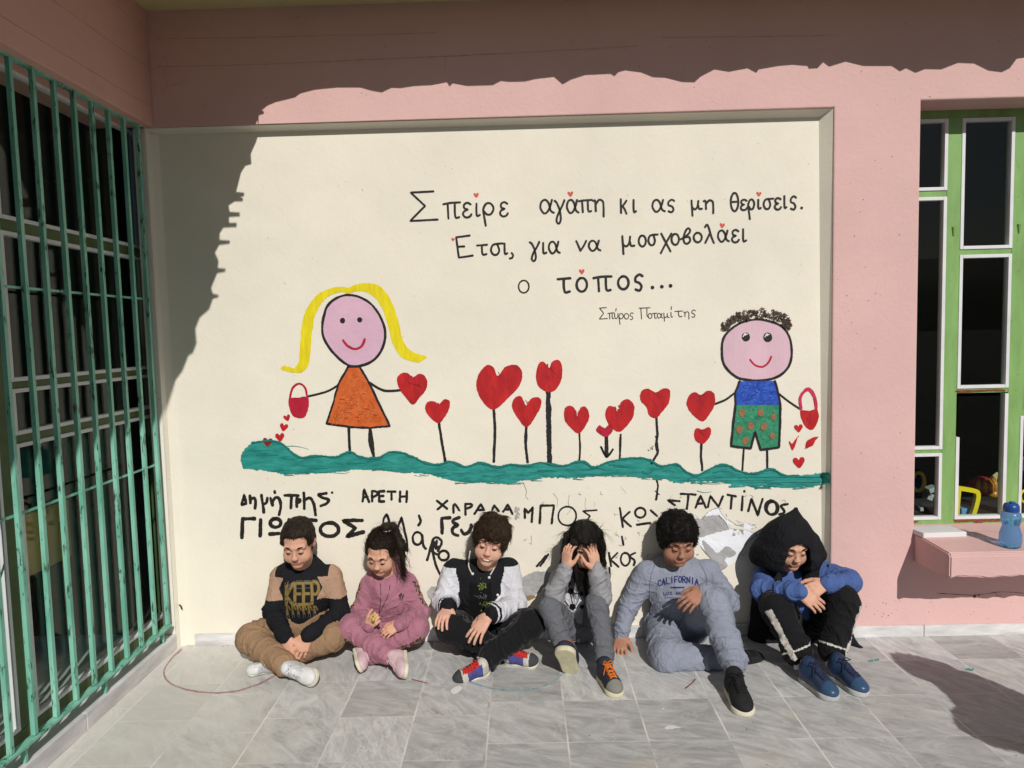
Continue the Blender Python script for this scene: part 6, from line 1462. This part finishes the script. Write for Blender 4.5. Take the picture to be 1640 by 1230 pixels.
def child_in_black_hood():
    J = joints((1266, 872, -.13), frame(2, 20, 0), fw=.94, neck=(1268, 920, -.02), chest=(1272, 952, -.03), pelvis=(1284, 1000, .0), shL=(1224, 922, -.02), shR=(1318, 916, -.02), elL=(1221, 946, -.20), elR=(1364, 932, -.17),
               wrL=(1278, 947, -.34), wrR=(1322, 935, -.315), hipL=(1264, 1000, -.01), hipR=(1308, 1000, -.01), knL=(1242, 970, -.28), knR=(1350, 962, -.28), anL=(1281, 1050, -.36), anR=(1332, 1046, -.345))
    J['handL'] = dict(u=(.75, -.3, -.5), n=(.2, -.9, .3), thumb=(.2, .1, .9), s=.96, curl=(.25, .35, .3)); J['handR'] = dict(u=(-.85, -.35, -.2), n=(-.1, -.8, .6), thumb=(-.3, .2, .9), s=.98, curl=(.35, .5, .4), spread=.09)
    o, P = person(J, SK1, .98, 'child under a pointed black hood in a cobalt blue top, arms folded on raised knees', lid=.7)
    short_hair(o, P, J['Rh'], .98, HR2, front=.06, side=.0, thick=.009, n=0, seed=6., fn=900)
    S = SDF(.0047); torso_cloth(S, J, .98); sleeve(S, J, 'L', .054, .047, .039, .036, .9, .005); sleeve(S, J, 'R', .054, .048, .039, .036, .9, .006)
    h, hb = garment('sweatshirt', S, C_BLU, o, .004, .0013, 11., J=J, parts='a')
    pt = Paint(decal(hb), .0006, .00004); pt.dot((1326, 906), 2, 0, 3); pt.build('emblem', C_TEE, h)
    S = SDF(.0047); pk = at(1275, 815, -.075)
    zc = at(1262, 903, -.06)[2]
    S.cone(pk, at(1261, 884, -.095), .010, .152, k=.01, fl=((0, 1, 0), 1.12)); S.ell(J['head']+np.array([.0, .01, .02]), (.115, .115, .115), k=.04); S.cone(at(1240, 868, -.07), at(1217, 890, -.05), .07, .05, k=.05); S.cone(at(1300, 866, -.09), at(1315, 888, -.09), .04, .028, k=.04)
    S.box((pk[0], -.1, zc-.20), (.4, .4, .2), .01, k=.02, op='s')
    S.cone(at(1238, 900, -.08), at(1244, 938, -.11), .04, .026, k=.03); S.cone(at(1300, 895, -.09), at(1297, 940, -.115), .042, .034, k=.03)
    S.cone(at(1222, 920, .035), at(1216, 1028, .0), .045, .05, k=.05); S.cone(at(1322, 915, .035), at(1352, 1030, -.02), .045, .045, k=.05); S.cone(at(1352, 1020, -.04), at(1378, 1042, -.12), .04, .012, k=.03); S.cone(at(1225, 1020, .0), at(1335, 1024, .0), .06, .06, k=.05)
    S.cone(at(1270, 915, .04), at(1280, 1000, .04), .09, .09, k=.05, fl=((0, 1, 0), 2.))
    # opening for the face
    S.ell(J['head']+J['Rh']@np.array([0, -.14, -.05]), np.array([.064, .12, .088]), J['Rh'], k=.015, op='s'); S.ell(J['head']+J['Rh']@np.array([0, -.03, -.02]), np.array([.074, .085, .10]), J['Rh'], k=.015, op='s')
    S.cone(at(1265, 905, -.14), at(1265, 945, -.16), .042, .040, k=.012, op='s')
    jk, jb = garment('hooded_jacket', S, C_BLK, o, .003, .001, 12., s1=12, a3=.004)
    S = SDF(.0047); leg_cloth(S, J, 'L', .082, .072, .058, .93, .006); leg_cloth(S, J, 'R', .082, .070, .058, .93, .006); S.ell(J['pelvis'], (.125, .095, .08), k=.05)
    def zone(c):
        z = np.zeros(len(c), int)
        for sd, sg, dr in (('L', -1, (-.8, -.62, .25)), ('R', 1, (.95, -.42, .1))):
            for a, b_ in ((J['kn'+sd], J['an'+sd]),):
                t, d, off = seg_t(c, a, b_); z[(d < .09) & ((off/(d[:, None]+1e-9))@unit(dr) > .935) & (t > .001)] = 1
            t, d, off = seg_t(c, J['kn'+sd], J['an'+sd]); z[(d < .08) & (t > .84) & (t < .872)] = 1
        return z
    garment('trousers', S, [C_JBL, C_WPP], o, .0045, .0013, 13., zone, s1=13, J=J, parts='l')
    for sd in 'LR': b = MB().tube([J['an'+sd]+np.array([0, .004, .012]), J['an'+sd]+np.array([.006, -.02, -.05])], [.034, .038], 14); b.build('sock', mat('white_sock', (.6, .6, .62)), o, True)
    NB = mat('navy_leather', (.02, .042, .10), rough=.35, var=.4, vs=30, spec=.5); NL = mat('navy_lace', (.02, .03, .07)); GS = mat('grey_white_sole', (.45, .45, .45), var=.2, vs=30)
    for a, b_ in (((1283, 1086), (1319, 1111)), ((1328, 1080), (1371, 1107))):
        hl = atz(*a, 0); tl = atz(*b_, 0); shoe(o, hl, hl+unit(tl-hl)*.215, (0, 0, 1), 1, NB, GS, NL, mat('blue_toe', (.035, .075, .15), rough=.3))

boy_in_beige_sleeves(); girl_in_pink(); boy_in_varsity_jacket(); girl_hiding_face(); boy_in_blue_grey(); child_in_black_hood()

# ------------------------------------------------------------------ shrub added unseen beyond the right edge, shaped to cast the paving's shadow
def shadow_shrub():
    OUT = tf([tuple(map(float, q.split(','))) for q in '215,155 330,160 430,175 560,205 700,240 760,265 850,315 1000,350 1200,430 1464,545 1800,700 2200,900 2500,1500 1900,1330 1464,1085 1250,1045 1130,1005 1010,950 900,890 850,850 815,790 785,690 845,665 800,610 770,565 700,510 640,450 560,410 420,360 320,290 250,225'.split()], 1390, 1020, 5.856)
    P2 = np.array([atz(x, y, 0)[:2] for x, y in OUT])
    lo, hi = P2.min(0), P2.max(0)
    def inside(p):
        c = False; j = len(P2)-1
        for i in range(len(P2)):
            if (P2[i, 1] > p[1]) != (P2[j, 1] > p[1]) and p[0] < (P2[j, 0]-P2[i, 0])*(p[1]-P2[i, 1])/(P2[j, 1]-P2[i, 1])+P2[i, 0]: c = not c
            j = i
        return c
    kx, kz = SUN[0]/-SUN[2], SUN[1]/-SUN[2]
    b = MB(); n = 0; cen = []
    while n < 7000:
        p = rng.uniform(lo, hi); 
        if not inside(p): continue
        z = random.uniform(.75, 1.25); q = np.array([p[0]-kx*z, p[1]-kz*z, z]); L = random.uniform(.012, .022) if n % 3 else random.uniform(.02, .032); cen.append(q)
        a = unit(rng.normal(0, 1, 3)); d = unit(np.cross(a, rng.normal(0, 1, 3))); s = np.cross(a, d)
        if not inside(p+d[:2]*L*.6) or not inside(p-d[:2]*L*.6): L *= .5
        b.add([q-d*L, q-d*L*.2+s*L*.42, q+d*L, q-d*L*.2-s*L*.42], [(0, 1, 2, 3)]); n += 1
    c = np.mean(cen, 0); base = np.array([c[0], c[1], 0])
    r = empty('shadow_shrub', base, 'leafy green shrub in a pot, added unseen beyond the right edge to cast the shadow on the paving', 'shadow_shrub')
    b.build('crown', mat('shrub_leaf', (.05, .09, .025), rough=.5, var=.4, vs=8), r)
    st = MB()
    for k in range(7):
        e = cen[random.randrange(len(cen))]; st.tube([base+np.array([0, 0, .2]), base+np.array([.02*(k-3), .01*k, .5]), e], [.016, .012, .004], 6)
    st.build('trunk', mat('bark', (.09, .06, .04)), r)
    MB().lathe(base, [(0, .11), (.02, .12), (.24, .15), (.26, .16), (.28, .16), (.28, .14), (.24, .135)], 28).build('pot', mat('terracotta', (.36, .15, .08), bump=.1), r, True)
shadow_shrub()
